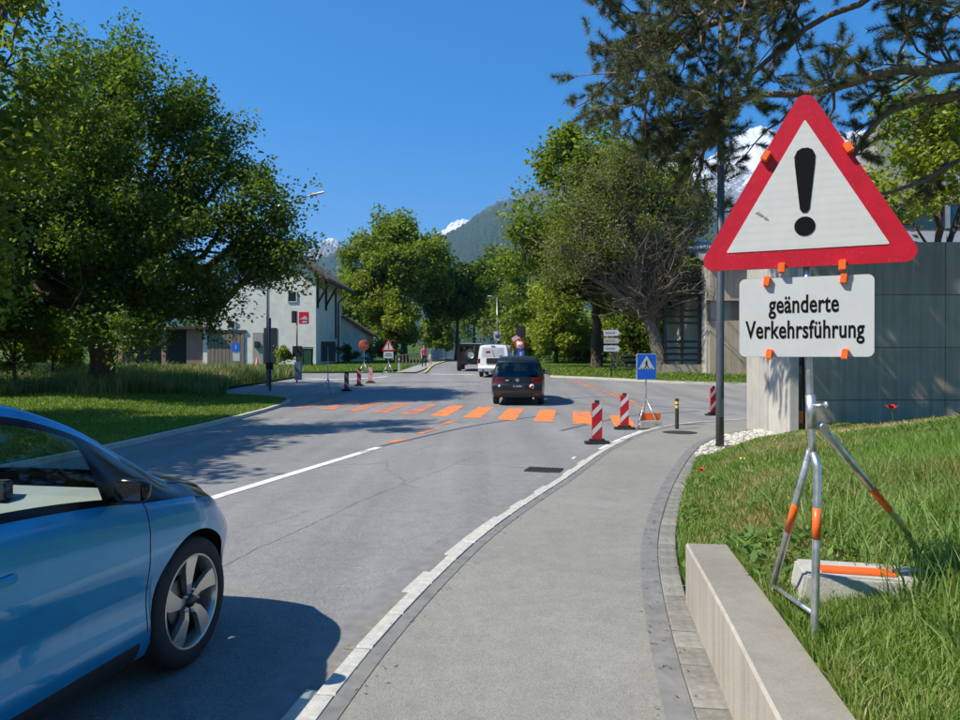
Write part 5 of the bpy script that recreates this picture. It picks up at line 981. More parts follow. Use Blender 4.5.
# --- bridge railing with grey panels and the post fence along the path
rl = empty('bridge_railing', (0, 0, 0), 0, 'grey metal bridge railing with upright panels left of the road', 'railing'); m_rail = M('railing_grey', (.28, .33, .36), .5, .3, var=.1)
for k in range(16):
    ya, yb_ = 70 + k * 3.6, 70 + (k + 1) * 3.6; xa, xb = bx(ya) - .12, bx(yb_) - .12; za, zb_ = float(Z(ya)), float(Z(yb_))
    MB().box((xa, ya, za + .6), (.09, .09, 1.3)).build('post', m_rail, rl); MB().bar((xa, ya + .1, za + .66), (xb, yb_ - .1, zb_ + .66), .035, .92).build('panel', m_rail, rl)
tr = MB(); tr.tube([(bx(y) - .12, y, float(Z(y)) + 1.28) for y in range(70, 130, 6)], .05, 8).build('handrail', m_rail, rl)
rl2 = empty('bridge_railing', (0, 0, 0), 0, 'grey metal bridge railing right of the road behind the van', 'railing')
for k in range(14):
    ya, yb_ = 78 + k * 3.6, 78 + (k + 1) * 3.6; xa, xb = bx(ya) + 8.5, bx(yb_) + 8.5; za, zb_ = float(Z(ya)), float(Z(yb_)); MB().box((xa, ya, za + .6), (.09, .09, 1.3)).build('post', m_rail, rl2); MB().bar((xa, ya + .1, za + .66), (xb, yb_ - .1, zb_ + .66), .035, .92).build('panel', m_rail, rl2)
pf = empty('post_fence', (0, 0, 0), 0, 'row of slim wooden posts with rail beside the path', 'fence'); pts = []
for k in range(9):
    t = k / 8; p = np.array(G(398, 369.5)) * (1 - t) + np.array((-4.9 - .6, 62)) * t; y_ = 54 + 11 * t; x_ = (396 + 27 * t - 480) / F * y_; z_ = float(Z(y_)); MB().box((x_, y_, z_ + .45), (.1, .1, 1.1)).build('post', m_wood_g, pf); pts.append((x_, y_, z_ + .92))
MB().tube(pts, .045, 6).build('rail', m_wood_g, pf)
x_, y_ = G(399, 372.5); gp_ = empty('guide_post', (x_, y_, float(Z(y_))), 0, 'short grey guide post beside the far warning triangle', 'post'); MB().box((0, 0, .45), (.12, .1, .9), taper=.85).build('post', M('guide_grey', (.5, .52, .55), .5), gp_, bevel=.01); MB().box((0, -.05, .72), (.06, .02, .16)).build('reflector', m_black, gp_)
# poppies and yellow flowers on the bank
def flower(px_, py_, y_, cname, c, lab, h=.28, s=.035):
    x_ = (px_ - 480) / F * y_; z_ = float(bank_z(x_, y_)); f_ = empty('poppy' if c[0] > .5 and c[1] < .1 else 'yellow_flower', (x_, y_, z_), rnd.uniform(0, 6), lab, 'flower'); MB().tube([(0, 0, 0), (.01, .01, h * .6), (0, 0, h)], .003, 5).build('stem', m_blade, f_)
    for k in range(4):
        a_ = k * math.pi / 2; ca, sa = math.cos(a_), math.sin(a_); vs = []
        for u, v_, w_ in ((0, 0, 0), (.7, -.6, .35), (1.15, -.45, .8), (1.25, .0, .95), (1.15, .45, .8), (.7, .6, .35)): vs.append(((u * ca - v_ * sa) * s, (u * sa + v_ * ca) * s, h + w_ * s))
        MB().add(vs, [(0, 1, 2, 3), (0, 3, 4, 5)]).build('petal', M(cname, c, .5, var=.2), f_)
flower(892, 430, 10.0, 'poppy_red', (.75, .02, .012), 'red poppy in front of the concrete wall', .30, .065); flower(702, 476, 9.3, 'poppy_red', (.75, .02, .012), 'small red poppy near the pavement edge of the bank', .14, .04); flower(742, 482, 8.8, 'flower_yellow', (.75, .6, .03), 'yellow flower in the middle of the grass bank', .12, .03)
# rose bush by the house
tree('rose_bush', 'small pale green bush with light blossoms before the farmhouse', ((285 - 480) / F * 55, 55), .6, .05, blobset(77, 6, (0, 0, .95), (.6, .6, .4), .45), 30, 2200, .17, lf_light, m_bark, 177, cl_r=.35, cat='bush')
tree('dark_hedge', 'low dark hedge beside the farmhouse lean-to', ((368 - 480) / F * 66, 66), .6, .08, [(-2, 0, .9, .9, .8, .7), (0, 0, 1.0, 1, .8, .8), (1.6, 0, 1.1, 1, .8, .9)], 40, 3500, .22, lf_dark, m_bark, 178, cl_r=.4, cat='hedge')
# ------------------------------------------------------------------ vehicles
def car_paint(name, c, flake=.0, coat=1.0, metal=.35, rough=.35):
    m, nt, p = new_mat(name); p.inputs['Base Color'].default_value = rgba(c); p.inputs['Metallic'].default_value = metal; p.inputs['Roughness'].default_value = rough; p.inputs['Coat Weight'].default_value = coat; p.inputs['Coat Roughness'].default_value = .03
    tc = nt.nodes.new('ShaderNodeTexCoord'); n = N(nt, 'ShaderNodeTexNoise', Scale=7.0, Detail=6.0); nt.links.new(tc.outputs['Object'], n.inputs['Vector'])
    nt.links.new(ramp(nt, n.outputs[0], [(.3, [x * .93 for x in c]), (.7, [min(1, x * 1.05) for x in c])]).outputs[0], p.inputs['Base Color']); nt.links.new(ramp(nt, n.outputs[0], [(.35, .02), (.7, .07)]).outputs[0], p.inputs['Coat Roughness']); return m
m_tyre = M('tyre_rubber', (.022, .022, .024), .8, var=.3, vs=25, bump=.2, bs=60); m_alloy = M('machined_alloy', (.62, .60, .56), .3, .8, var=.06); m_rimd = M('rim_black', (.015, .015, .017), .35, var=.1); m_trim = M('black_trim', (.016, .016, .018), .5, var=.1); m_gloss = M('gloss_black', (.006, .006, .007), .14, var=.05, spec=.3)
m_int = M('interior_grey', (.36, .35, .32), .8, var=.1); m_int_d = M('interior_dark', (.035, .035, .038), .7, var=.1); g_car = glass('car_glass', (.70, .80, .76), .07); g_ws = glass('windscreen_glass', (.86, .92, .89), .0, .12); g_dark = glass('privacy_glass', (.045, .06, .055), .05); m_plate = M('plate_black', (.02, .02, .022), .5); m_lens = M('tail_lens_red', (.10, .004, .006), .12, var=.2, vs=12, coat=.5); m_lamp = M('headlamp_glass', (.55, .58, .6), .12, .4)
def shell(spec, dense=.025):
    """half section grid P[i][j] lofted from rear to front; returns verts, per cell info"""
    u0, u1 = spec['u']; n = int((u1 - u0) / dense); U = list(np.linspace(u0, u1, n)); ax_, ar = spec['axles'], spec['arch']
    for a in ax_: U += [a - ar, a - ar - .002, a + ar, a + ar + .002, a - ar + .004, a + ar - .004]
    for k in spec.get('cuts', []): U += [k - .005, k + .005]
    U = np.array(sorted(set(np.round(U, 5)))); f = {k: pchip(*zip(*sorted(spec[k]))) for k in ('zb', 'belt', 'W', 'zt', 'Wt', 'zc')}
    nL, nU, nT = spec.get('n', (16, 10, 14)); rows = []
    for u in U:
        zb = float(f['zb'](u)); za = zb
        for a in ax_:
            if abs(u - a) < ar - 1e-6: za = max(za, spec['axle_z'] + math.sqrt(ar * ar - (u - a) ** 2))
        be, W_, zt, Wt, zc = (float(f[k](u)) for k in ('belt', 'W', 'zt', 'Wt', 'zc')); zt = max(zt, be + .002); zc = max(zc, zt + .001); r = []
        prof = spec['prof']
        za = min(za, be - .02)
        for k in range(nL):
            z = za + (be - za) * k / (nL - 1); t = (z - zb) / (be - zb); r.append((W_ * np.interp(t, prof[0], prof[1]), z))
        wb = r[-1][0]; Wt = min(Wt, wb - .003)
        for k in range(1, nU + 1):
            t = k / nU; r.append((wb + (Wt - wb) * t + spec.get('tumble', .02) * math.sin(t * math.pi) * min(1, (zt - be) * 3), be + (zt - be) * t))
        for k in range(1, nT + 1):
            t = k / nT; ang = t * math.pi / 2; w_ = Wt * math.cos(ang) ** spec.get('crown', .75) if k < nT else 0.0; r.append((w_, zt + (zc - zt) * math.sin(ang) ** .9))
        rows.append(r)
    A = np.array(rows); nI, nJ = A.shape[:2]; s = (U - u0) / (u1 - u0); UU = np.repeat(U[:, None], nJ, 1); zz = A[..., 1]
    fr_, ff = pchip(*zip(*spec['rear'])), pchip(*zip(*spec['front']))
    kb = spec.get('kb', 6); UU = UU + ((1 - s) ** kb)[:, None] * fr_(zz) + (s ** spec.get('kf', 6))[:, None] * ff(zz)
    return np.dstack([A[..., 0], UU, A[..., 1]]), U, (nL, nU, nT)      # x = right, y = forward, z = up
def build_shell(root, spec, classify, mats, thick=True):
    Pm, U, (nL, nU, nT) = shell(spec); nI, nJ = Pm.shape[:2]
    full = np.concatenate([Pm, (Pm * np.array([-1, 1, 1]))[:, ::-1][:, 1:]], 1); nF = full.shape[1]
    V = full.reshape(-1, 3); faces = []; tags = []
    for i in range(nI - 1):
        for j in range(nF - 1):
            jj = j if j < nJ - 1 else nF - 2 - j; q = (i * nF + j, i * nF + j + 1, (i + 1) * nF + j + 1, (i + 1) * nF + j); c = V[list(q)].mean(0)
            faces.append(q); tags.append(classify('shell', i, jj, c, (U[i] + U[i + 1]) / 2, nL, nU, nT))
    caps = []; off = len(V); V = [V]
    for end, i, sg in (('rear', 0, -1), ('front', nI - 1, 1)):
        m = 28; ring = Pm[i]; t = np.linspace(-1, 1, m + 1); bul = spec['bulge'][0 if end == 'rear' else 1]
        G_ = np.stack([ring[:, None, 0] * t[None], ring[:, None, 1] + sg * bul * (1 - np.abs(t[None]) ** 2.5) * np.minimum(1, ring[:, None, 0] / .3) * np.ones_like(ring[:, None, 0]), np.repeat(ring[:, None, 2], m + 1, 1)], 2)
        V.append(G_.reshape(-1, 3))
        for j in range(nJ - 1):
            for k in range(m):
                q = (off + j * (m + 1) + k, off + j * (m + 1) + k + 1, off + (j + 1) * (m + 1) + k + 1, off + (j + 1) * (m + 1) + k); q = q if sg < 0 else q[::-1]
                c = G_[j:j + 2, k:k + 2].reshape(-1, 3).mean(0); faces.append(q); tags.append(classify(end, 0, j, c, c[1], nL, nU, nT))
        off += nJ * (m + 1)
    V = np.concatenate(V); F_ = np.array(faces); cc = V[F_].mean(1); nr = np.cross(V[F_[:, 2]] - V[F_[:, 0]], V[F_[:, 3]] - V[F_[:, 1]]); ref = cc - np.stack([cc[:, 0] * 0, np.clip(cc[:, 1], spec['u'][0] + .9, spec['u'][1] - .9), cc[:, 2] * 0 + .85], 1)
    fl_ = (nr * ref).sum(1) < 0; F_[fl_] = F_[fl_][:, ::-1]; nr = np.cross(V[F_[:, 2]] - V[F_[:, 0]], V[F_[:, 3]] - V[F_[:, 1]]); VN = np.zeros_like(V)
    for k in range(4): np.add.at(VN, F_[:, k], nr)
    VN /= np.linalg.norm(VN, axis=1)[:, None] + 1e-12
    out = {}; area = np.linalg.norm(nr, axis=1) / 2
    two = ('side_window', 'tail_light', 'headlight', 'door', 'sill', 'roof_rail', 'pillar', 'body', 'fender'); tags = [(t + (':r' if cc[k, 0] > 0 else ':l')) if t in two else t for k, t in enumerate(tags)]
    tags = [t + ('f' if cc[k, 1] > spec.get('split', -99) else 'b') if t and t.startswith('side_window') else t for k, t in enumerate(tags)]
    tags = [t + 'c' if t and t.startswith('side_window') and cc[k, 1] < spec.get('split2', -99) else t for k, t in enumerate(tags)]
    for nm in sorted(set(t for t in tags if t)):
        idx = np.array([k for k, t in enumerate(tags) if t == nm and area[k] > 1e-8]);
        if len(idx) == 0: continue
        used, inv = np.unique(F_[idx].ravel(), return_inverse=True); me = np_mesh(nm, V[used], inv.reshape(-1, 4), smooth_sh=True); me.normals_split_custom_set_from_vertices([tuple(x) for x in VN[used]]); out[nm] = link_mesh(nm.split(':')[0], me, mats[nm.split(':')[0]], root)
    if thick:
        idx = np.array([k for k, t in enumerate(tags) if t and 'window' not in t and 'windscreen' not in t and area[k] > 1e-8]); used, inv = np.unique(F_[idx].ravel(), return_inverse=True)
        me = np_mesh('lining', V[used] - VN[used] * .03, inv.reshape(-1, 4)[:, ::-1], smooth_sh=True); link_mesh('inner_lining', me, m_int_d, root)
    # wheel arches: dark liner strips from the arch lip inwards
    for a in spec['axles']:
        ar = spec['arch']
        for s in (-1, 1):
            lip = MB(); vs = []; n = 20
            for k in range(n + 1):
                t = math.pi * (-.08 + 1.16 * k / n); uu, zz = a + ar * math.cos(t), spec['axle_z'] + ar * math.sin(t); wj = float(np.interp(uu, U, Pm[:, 0, 0]))
                vs += [(s * (wj - .004), uu, zz), (s * (wj - .30), uu, zz)]
            lip.add(vs, [(2 * k, 2 * k + 1, 2 * k + 3, 2 * k + 2) for k in range(n)], True); lip.build('wheel_arch_liner', m_trim, root)
    fl = MB().box((0, (spec['u'][0] + spec['u'][1]) / 2, spec['zb'][0][1] + .05), (1.1, spec['u'][1] - spec['u'][0] - .3, .08)); fl.build('underbody', m_trim, root)
    return out
def wheel(root, x, y, R_, wd, side, style, rimr):
    w_ = empty('wheel'); w_.parent = root; w_.location = (x, y, R_); w_.rotation_euler = (0, 0, 0 if side > 0 else math.pi)
    MB().lathe([(rimr, -wd / 2 + .01), (rimr + .02, -wd / 2), (R_ - .03, -wd / 2 + .004), (R_ - .006, -wd / 2 + .022), (R_, -wd / 2 + .05), (R_, wd / 2 - .05), (R_ - .006, wd / 2 - .022), (R_ - .03, wd / 2 - .004), (rimr + .02, wd / 2), (rimr, wd / 2 - .01)], 56, 'x').build('tyre', m_tyre, w_)
    MB().lathe([(rimr, wd / 2 - .008), (rimr - .008, wd / 2 - .004), (rimr - .014, wd / 2 - .012), (rimr - .022, wd / 2 - .05), (rimr - .03, -wd / 2)], 56, 'x').build('rim', m_alloy, w_)
    MB().lathe([(0, .0), (rimr - .02, 0)], 40, 'x').build('rim_backing', m_rimd, w_); MB().lathe([(.05, .016), (.13, .016), (.14, .008)], 40, 'x').build('brake_disc', M('brake_steel', (.22, .2, .19), .4, .8), w_)
    if style == 'blade':
        for k in range(5):
            a = k * 2 * math.pi / 5 + .3; m = MB(); r0, r1 = .035, rimr - .008; vs = []
            for (r, off, hw, xx) in ((r0, 0, .018, wd / 2 - .03), (r1 * .4, .02, .026, wd / 2 - .018), (r1 * .75, .014, .046, wd / 2 - .014), (r1, 0.0, .058, wd / 2 - .012)):
                for sgn in (-1, 1):
                    q = math.atan2(off + sgn * hw, r); rr = math.hypot(r, off + sgn * hw) if r < r1 else r1; vs += [(xx, rr * math.cos(a + q), rr * math.sin(a + q)), (xx - .03, rr * math.cos(a + q), rr * math.sin(a + q))]
            fs = []
            for i in range(3): b = i * 4; fs += [(b, b + 4, b + 6, b + 2), (b + 1, b + 3, b + 7, b + 5), (b, b + 1, b + 5, b + 4), (b + 2, b + 6, b + 7, b + 3)]
            m.add(vs, fs + [(0, 2, 3, 1), (12, 13, 15, 14)]).build('spoke', m_alloy, w_)
    else:
        for k in range(5 if style == 'five' else 7):
            a = k * 2 * math.pi / (5 if style == 'five' else 7) + .2; ca, sa = math.cos(a), math.sin(a); MB().bar((wd / 2 - .03, .03 * ca, .03 * sa), (wd / 2 - .02, (rimr - .01) * ca, (rimr - .01) * sa), .05, .03, up=(1, 0, 0)).build('spoke', m_alloy, w_)
    MB().lathe([(0, wd / 2 - .008), (.03, wd / 2 - .010), (.036, wd / 2 - .02), (.042, wd / 2 - .05)], 24, 'x').build('hub_cap', m_rimd if style == 'blade' else m_alloy, w_)
    for k in range(5):
        a = k * 2 * math.pi / 5; MB().lathe([(0, .02), (.009, .02), (.009, 0)], 8, 'x', (wd / 2 - .032, .062 * math.cos(a), .062 * math.sin(a))).build('wheel_bolt', m_alloy, w_)
    return w_
def mirror(root, x, y, z, side, mat, s=1.0):
    sg = lambda v, e: math.copysign(abs(v) ** e, v); vs = []; fs = []; nn, mm = 14, 20
    for i in range(nn + 1):
        a = -math.pi / 2 + math.pi * i / nn
        for q in range(mm):
            t = 2 * math.pi * q / mm; X, Y_, Zv = sg(math.cos(a), .6) * sg(math.cos(t), .6), sg(math.cos(a), .6) * sg(math.sin(t), .7), sg(math.sin(a), .7); Y_ = Y_ * (1.0 if Y_ > 0 else .35)
            vs.append((side * s * (.115 + .105 * X), s * (-.03 + .10 * Y_ * (1 - .25 * X)), s * (.005 + .072 * Zv * (1 - .12 * X))))
    for i in range(nn):
        for q in range(mm): fs.append((i * mm + q, i * mm + (q + 1) % mm, (i + 1) * mm + (q + 1) % mm, (i + 1) * mm + q))
    o = MB().add(vs, fs, True).box((side * .01 * s, .0, -.05 * s), (.09 * s, .07 * s, .03 * s)).build('mirror', mat, root, (x, y, z)); MB().box((side * .115 * s, -.0675 * s, .004), (.165 * s, .004, .105 * s)).build('mirror_glass', M('mirror_silver', (.22, .23, .25), .05, .9), o, bevel=.0015); return o
# ---------------- blue electric hatchback, near left
hd = R(10); fx, fy = math.sin(hd), math.cos(hd)
i3 = empty('hatchback_car', (-2.42, 4.12, .004), -hd, 'bright blue compact hatchback with black bonnet driving past on the left', 'car')
sp = dict(u=(-3.22, .66), axles=(0, -2.57), arch=.395, axle_z=.35, cuts=(-.42, -1.62), split=-1.62,
  zb=[(-3.3, .30), (-2.9, .24), (-2.0, .21), (-.5, .21), (.3, .20), (.7, .22)], belt=[(-3.3, 1.08), (-2, 1.09), (-1.28, 1.065), (-.735, 1.02), (-.42, .975), (0, .93), (.2, .895), (.42, .825), (.66, .70)],
  W=[(-3.25, .70), (-2.9, .84), (-2.4, .887), (-.6, .887), (0, .882), (.25, .85), (.45, .78), (.66, .64)], zt=[(-3.25, 1.30), (-3.0, 1.42), (-2.4, 1.52), (-1.8, 1.555), (-1.5, 1.545), (-1.04, 1.485), (-.70, 1.375), (-.29, 1.145), (-.02, 1.0), (.1, .985), (.2, .955), (.42, .885), (.66, .75)],
  Wt=[(-3.25, .52), (-2.4, .59), (-1.5, .60), (-1.04, .62), (-.7, .645), (-.29, .685), (-.02, .72), (.2, .72), (.45, .66), (.66, .56)], zc=[(-3.25, 1.36), (-3.0, 1.48), (-2.4, 1.57), (-1.8, 1.60), (-1.4, 1.585), (-1.0, 1.52), (-.6, 1.38), (-.2, 1.17), (.05, 1.04), (.3, 1.0), (.5, .93), (.66, .82)],
  prof=([0, .08, .18, .3, .4, .5, .6, .7, .8, .9, .96, 1], [.93, .962, .968, .957, .956, .968, .985, .996, 1.0, .99, .975, .955]), rear=[(0, 0), (.6, -.1), (1.1, -.04), (1.6, .15)], front=[(0, -.05), (.35, .05), (.6, .06), (.8, -.04), (1.2, -.06)], bulge=(.14, .10), n=(26, 12, 16), kf=5)
def cl_i3(reg, i, j, c, u, nL, nU, nT):
    x, y, z = abs(c[0]), c[1], c[2]
    if reg == 'shell':
        if j < nL - 1:
            if (abs(u + .42) < .0045 or abs(u + 1.62) < .0045) and z > .33: return 'door_seam'
            if z < .30 and -2.1 < u < -.47: return 'sill'
            if -1.62 < u < -.42 and z >= .30: return 'door'
            if .40 < u and .66 < z < .80 and x > .5: return 'headlight'
            if u >= .05 and z > .905: return 'bonnet'
            return 'body'
        if j < nL - 1 + nU:
            k = j - (nL - 1)
            if u > .06: return 'bonnet'
            if u > -.38: return 'window_trim'
            if abs(u + 1.62) < .05 or u < -2.55: return 'window_trim'
            if k == nU - 1: return 'roof_rail'
            if c[0] < 0 and 1 <= k < nU - 2: return 'far_window'  # far side glass darkened to keep sunlight from crossing the cabin
            return 'side_window' if 1 <= k < nU - 2 and u < -.70 else 'window_trim'
        k = j - (nL - 1 + nU)
        if u > -.02: return 'bonnet'
        if u > -.96 and k >= 4: return 'windscreen'
        if u > -1.05 and k >= 4: return 'window_trim'
        return 'roof_rail' if k < 4 else 'roof'
    if reg == 'rear': return 'tailgate_window' if z > .8 and z < 1.34 else ('tailgate' if z > .5 else 'rear_bumper')
    return 'bonnet' if z > .80 else ('headlight' if .66 < z < .78 and x > .36 else ('grille' if .50 < z < .62 and x < .32 else 'front_bumper'))
m_blue = car_paint('blue_car_paint', (.0, .27, .57), metal=.48, coat=.8, rough=.28)
mt = dict(body=m_blue, door=m_blue, door_seam=m_rub, sill=m_trim, headlight=m_lamp, bonnet=m_gloss, window_trim=m_gloss, side_window=g_car, windscreen=g_ws, roof_rail=m_blue, roof=m_gloss, tailgate_window=g_dark, far_window=g_dark, tailgate=m_gloss, rear_bumper=m_blue, front_bumper=m_blue, grille=m_gloss)
po = build_shell(i3, sp, cl_i3, mt)
for s in (-1, 1):
    for a in (0, -2.57): wheel(i3, s * .775, a, .35, .165, s, 'blade', .255)
    mirror(i3, s * .85, -.62, 1.075, s, m_gloss, .78)
    MB().add([(s * .862, -1.42, .825), (s * .905, -1.40, .84), (s * .91, -1.26, .845), (s * .865, -1.22, .835), (s * .862, -1.42, .87), (s * .90, -1.40, .875), (s * .905, -1.26, .878), (s * .865, -1.22, .868)], [(0, 1, 2, 3), (7, 6, 5, 4), (0, 4, 5, 1), (1, 5, 6, 2), (2, 6, 7, 3), (3, 7, 4, 0)]).build('door_handle', m_blue, po['door:r' if s > 0 else 'door:l'], bevel=.008)
# cabin
MB().prism([(-.75, .70), (-.30, .80), (-.20, 1.0), (-.45, 1.0), (-.62, .92), (-.75, .85)], -.70, .70, 'x').build('dashboard', m_int, i3, bevel=.02); MB().box((0, -.50, 1.03), (.32, .06, .10)).build('display_screen', m_int_d, i3, bevel=.01)
st_ = empty('steering_wheel'); st_.parent = i3; st_.location = (-.36, -.86, 1.0); st_.rotation_euler = (R(-62), 0, 0)
MB().tube([(.18 * math.cos(t), .18 * math.sin(t), 0) for t in np.linspace(0, 2 * math.pi, 25)], .014, 8, cap=False).build('steering_rim', m_int_d, st_); MB().box((0, 0, .0), (.3, .05, .025)).box((0, -.08, 0), (.05, .16, .025)).lathe([(0, .03), (.06, .02), (.07, -.02)], 16).build('steering_spokes', m_int_d, st_)
for s in (-1, 1):
    se = empty('seat'); se.parent = i3; se.location = (s * .36, -1.45, 0)
    MB().box((0, .15, .55), (.5, .55, .16), rx=R(8)).build('cushion', m_int, se, bevel=.04); MB().box((0, -.22, .88), (.48, .14, .62), rx=R(-16), taper=.82).build('backrest', m_int, se, bevel=.04); MB().box((0, -.36, 1.27), (.25, .09, .17), rx=R(-10)).build('headrest', m_int, se, bevel=.03)
MB().box((0, -2.2, .85), (1.2, .16, .75), rx=R(-14)).build('rear_bench', m_int, i3, bevel=.04)
# ---------------- generic rear-view vehicles
def rear_car(name, label, loc, hdg, spec, cl, mats_, tyre, cat='car'):
    r_ = empty(name, loc, -hdg, label, cat); p = build_shell(r_, spec, cl, mats_)
    for s in (-1, 1):
        for a in spec['axles']: wheel(r_, s * (spec['track']), a, tyre[0], tyre[1], s, 'five', tyre[2])
    return r_, p
# black people carrier on the crossing
m_blk = car_paint('black_car_paint', (.007, .0075, .009), metal=.0, coat=.35, rough=.3); m_blk2 = M('bumper_black', (.03, .028, .027), .55)
suv = dict(u=(-3.80, .92), axles=(0, -2.92), arch=.375, axle_z=.33, track=.80, cuts=(-.6, -1.7), split=-1.7, split2=-2.75, zb=[(-3.8, .32), (-3.4, .28), (-2, .24), (.5, .22), (.92, .26)], belt=[(-3.8, 1.02), (-2.5, 1.02), (-.6, .97), (0, .93), (.6, .84), (.92, .70)], W=[(-3.8, .86), (-3.5, .93), (-3, .95), (0, .95), (.5, .9), (.92, .72)],
  zt=[(-3.8, 1.56), (-3.5, 1.62), (-2.5, 1.66), (-1.3, 1.63), (-.9, 1.52), (-.3, 1.2), (.1, .97), (.5, .87), (.92, .73)], Wt=[(-3.8, .66), (-3.4, .69), (-1, .70), (-.3, .76), (.1, .8), (.92, .6)], zc=[(-3.8, 1.62), (-3.4, 1.69), (-2.4, 1.72), (-1.3, 1.69), (-.9, 1.58), (-.3, 1.26), (.1, 1.04), (.5, .95), (.92, .8)],
  prof=([0, .1, .3, .5, .7, .9, 1], [.94, .965, .985, .995, 1, .985, .965]), rear=[(.3, -.06), (.5, -.14), (.72, -.12), (.8, -.06), (1.02, -.03), (1.3, .08), (1.65, .30)], front=[(0, 0), (.4, .08), (.8, -.05), (1.7, -.1)], bulge=(.07, .12), n=(24, 12, 12), kb=14)
def cl_suv(reg, i, j, c, u, nL, nU, nT):
    x, z = abs(c[0]), c[2]
    if reg == 'shell':
        if j < nL - 1:
            if u < -3.56 and .80 < z < .99: return 'tail_light'
            if z < .42 and -2.5 < u < -.4: return 'sill'
            if (abs(u + .6) < .0045 or abs(u + 1.7) < .0045) and z > .4: return 'door_seam'
            if -1.7 < u < -.6 and z >= .42: return 'door'
            return 'fender' if u > -.6 else 'body'
        if j < nL - 1 + nU:
            k = j - nL + 1
            if u > -.05: return 'body'
            return 'side_window' if 1 <= k < nU - 1 and -3.45 < u < -.4 and abs(u + 1.7) > .05 and abs(u + 2.75) > .05 else 'pillar'
        k = j - nL + 1 - nU
        return 'windscreen' if (-1.15 < u < .05 and k >= 2) else 'roof'
    if reg == 'rear':
        if 1.02 < z < 1.53 and x < .70: return 'rear_window'
        if .80 < z < .98 and x > .50: return 'tail_light'
        if z < .52: return 'rear_bumper'
        return 'tailgate'
    return 'grille' if .3 < z < .6 else 'front_end'
mts = dict(body=m_blk, fender=m_blk, door=m_blk, tail_light=m_lens, sill=m_trim, door_seam=m_rub, side_window=g_dark, pillar=m_gloss, windscreen=g_car, roof=m_blk, rear_window=g_dark, rear_bumper=m_blk2, tailgate=m_blk, grille=m_trim, front_end=m_blk)
sd_h = R(5); sx0, sy0 = 1.30, 25.0
SU, SP = rear_car('people_carrier', 'black people carrier with oval sticker driving over the orange crossing', (sx0 + math.sin(sd_h) * 3.9, sy0 + math.cos(sd_h) * 3.9, float(Z(27))), sd_h, suv, cl_suv, mts, (.33, .215, .22))
SU.rotation_euler.x = math.atan2(float(Z(29.0)) - float(Z(25.9)), 2.92)
SU.location.z = float(Z(SU.location.y)) + .0
for s in (-1, 1): mirror(SU, s * .92, -.75, 1.06, s, m_blk, 1.1)
tg = SP['tailgate']; MB().box((0, -4.0, .70), (.52, .012, .115)).build('number_plate', m_plate, SU); text_obj('FL 36204', .085, m_sw2, SU, (0, -4.008, .70), FACE, .9, .01, 'plate_lettering', .002)
MB().lathe([(0, 0), (.085, 0), (.085, .006)], 20, 'y', (.50, -3.985, .69)).build('oval_sticker', M('sticker_white', (.7, .62, .55), .5), SU); MB().lathe([(0, 0), (.05, 0), (.05, .004)], 16, 'y', (.50, -3.991, .69)).build('sticker_emblem', m_sr, SU); MB().lathe([(0, 0), (.05, 0), (.05, .006)], 16, 'y', (-.62, -3.968, .70)).build('round_sticker', m_sw2, SU)
MB().prism([(-.05, .86), (.04, .86), (.06, .91), (-.02, .91), (-.01, .935), (.05, .935), (.05, .96), (-.05, .96), (-.07, .90), (0.0, .90), (-.005, .885), (-.05, .885)], -3.935, -3.925).build('maker_emblem', m_alloy, SU); MB().box((-.36, -3.93, .90), (.12, .006, .05)).build('model_badge', m_alloy, SU)
MB().bar((0.02, -3.80, 1.06), (-.42, -3.72, 1.22), .022, .022).build('rear_wiper', m_trim, SU)
for s in (-1, 1): MB().box((s * .66, -3.965, .43), (.22, .015, .06)).build('reflector', m_lens, SU); MB().tube([(s * .55, -3.9, .29), (s * .55, -4.0, .285)], .035, 10).build('exhaust_pipe', m_alloy, SU)
for s in (-1, 1): MB().tube([(s * .66, -3.2, 1.695), (s * .66, -3.0, 1.735), (s * .68, -1.6, 1.725), (s * .68, -1.4, 1.68)], .016, 8).build('roof_rail', m_trim, SU)
MB().box((0, -2.3, .8), (1.3, 1.2, .7)).build('seat_row', m_int_d, SU, bevel=.08)
for s in (-.42, .42): MB().box((s, -1.75, 1.25), (.28, .12, .2)).build('headrest', m_int_d, SU, bevel=.04)
# white delivery van
m_wht = car_paint('white_van_paint', (.78, .78, .76), metal=0, rough=.4); van = dict(u=(-3.65, .85), axles=(0, -2.75), arch=.36, axle_z=.32, track=.76, zb=[(-3.65, .34), (-2, .27), (.5, .24), (.85, .28)], belt=[(-3.65, 1.05), (-1, 1.03), (0, .97), (.6, .86), (.85, .72)], W=[(-3.65, .84), (-3.4, .89), (0, .89), (.5, .84), (.85, .68)], zt=[(-3.65, 1.72), (-3.3, 1.76), (-1.4, 1.76), (-.9, 1.6), (-.3, 1.25), (.1, 1.0), (.85, .76)], Wt=[(-3.65, .74), (-1.2, .76), (-.3, .78), (.85, .58)], zc=[(-3.65, 1.78), (-3.2, 1.83), (-1.4, 1.83), (-.9, 1.66), (-.3, 1.32), (.1, 1.08), (.85, .84)], prof=([0, .1, .5, .9, 1], [.95, .975, 1, .99, .975]), rear=[(.3, -.08), (.55, -.10), (.62, -.03), (1.1, 0), (1.8, .1)], front=[(0, 0), (.5, .08), (1.7, -.05)], bulge=(.04, .12), n=(20, 10, 10), kb=14)
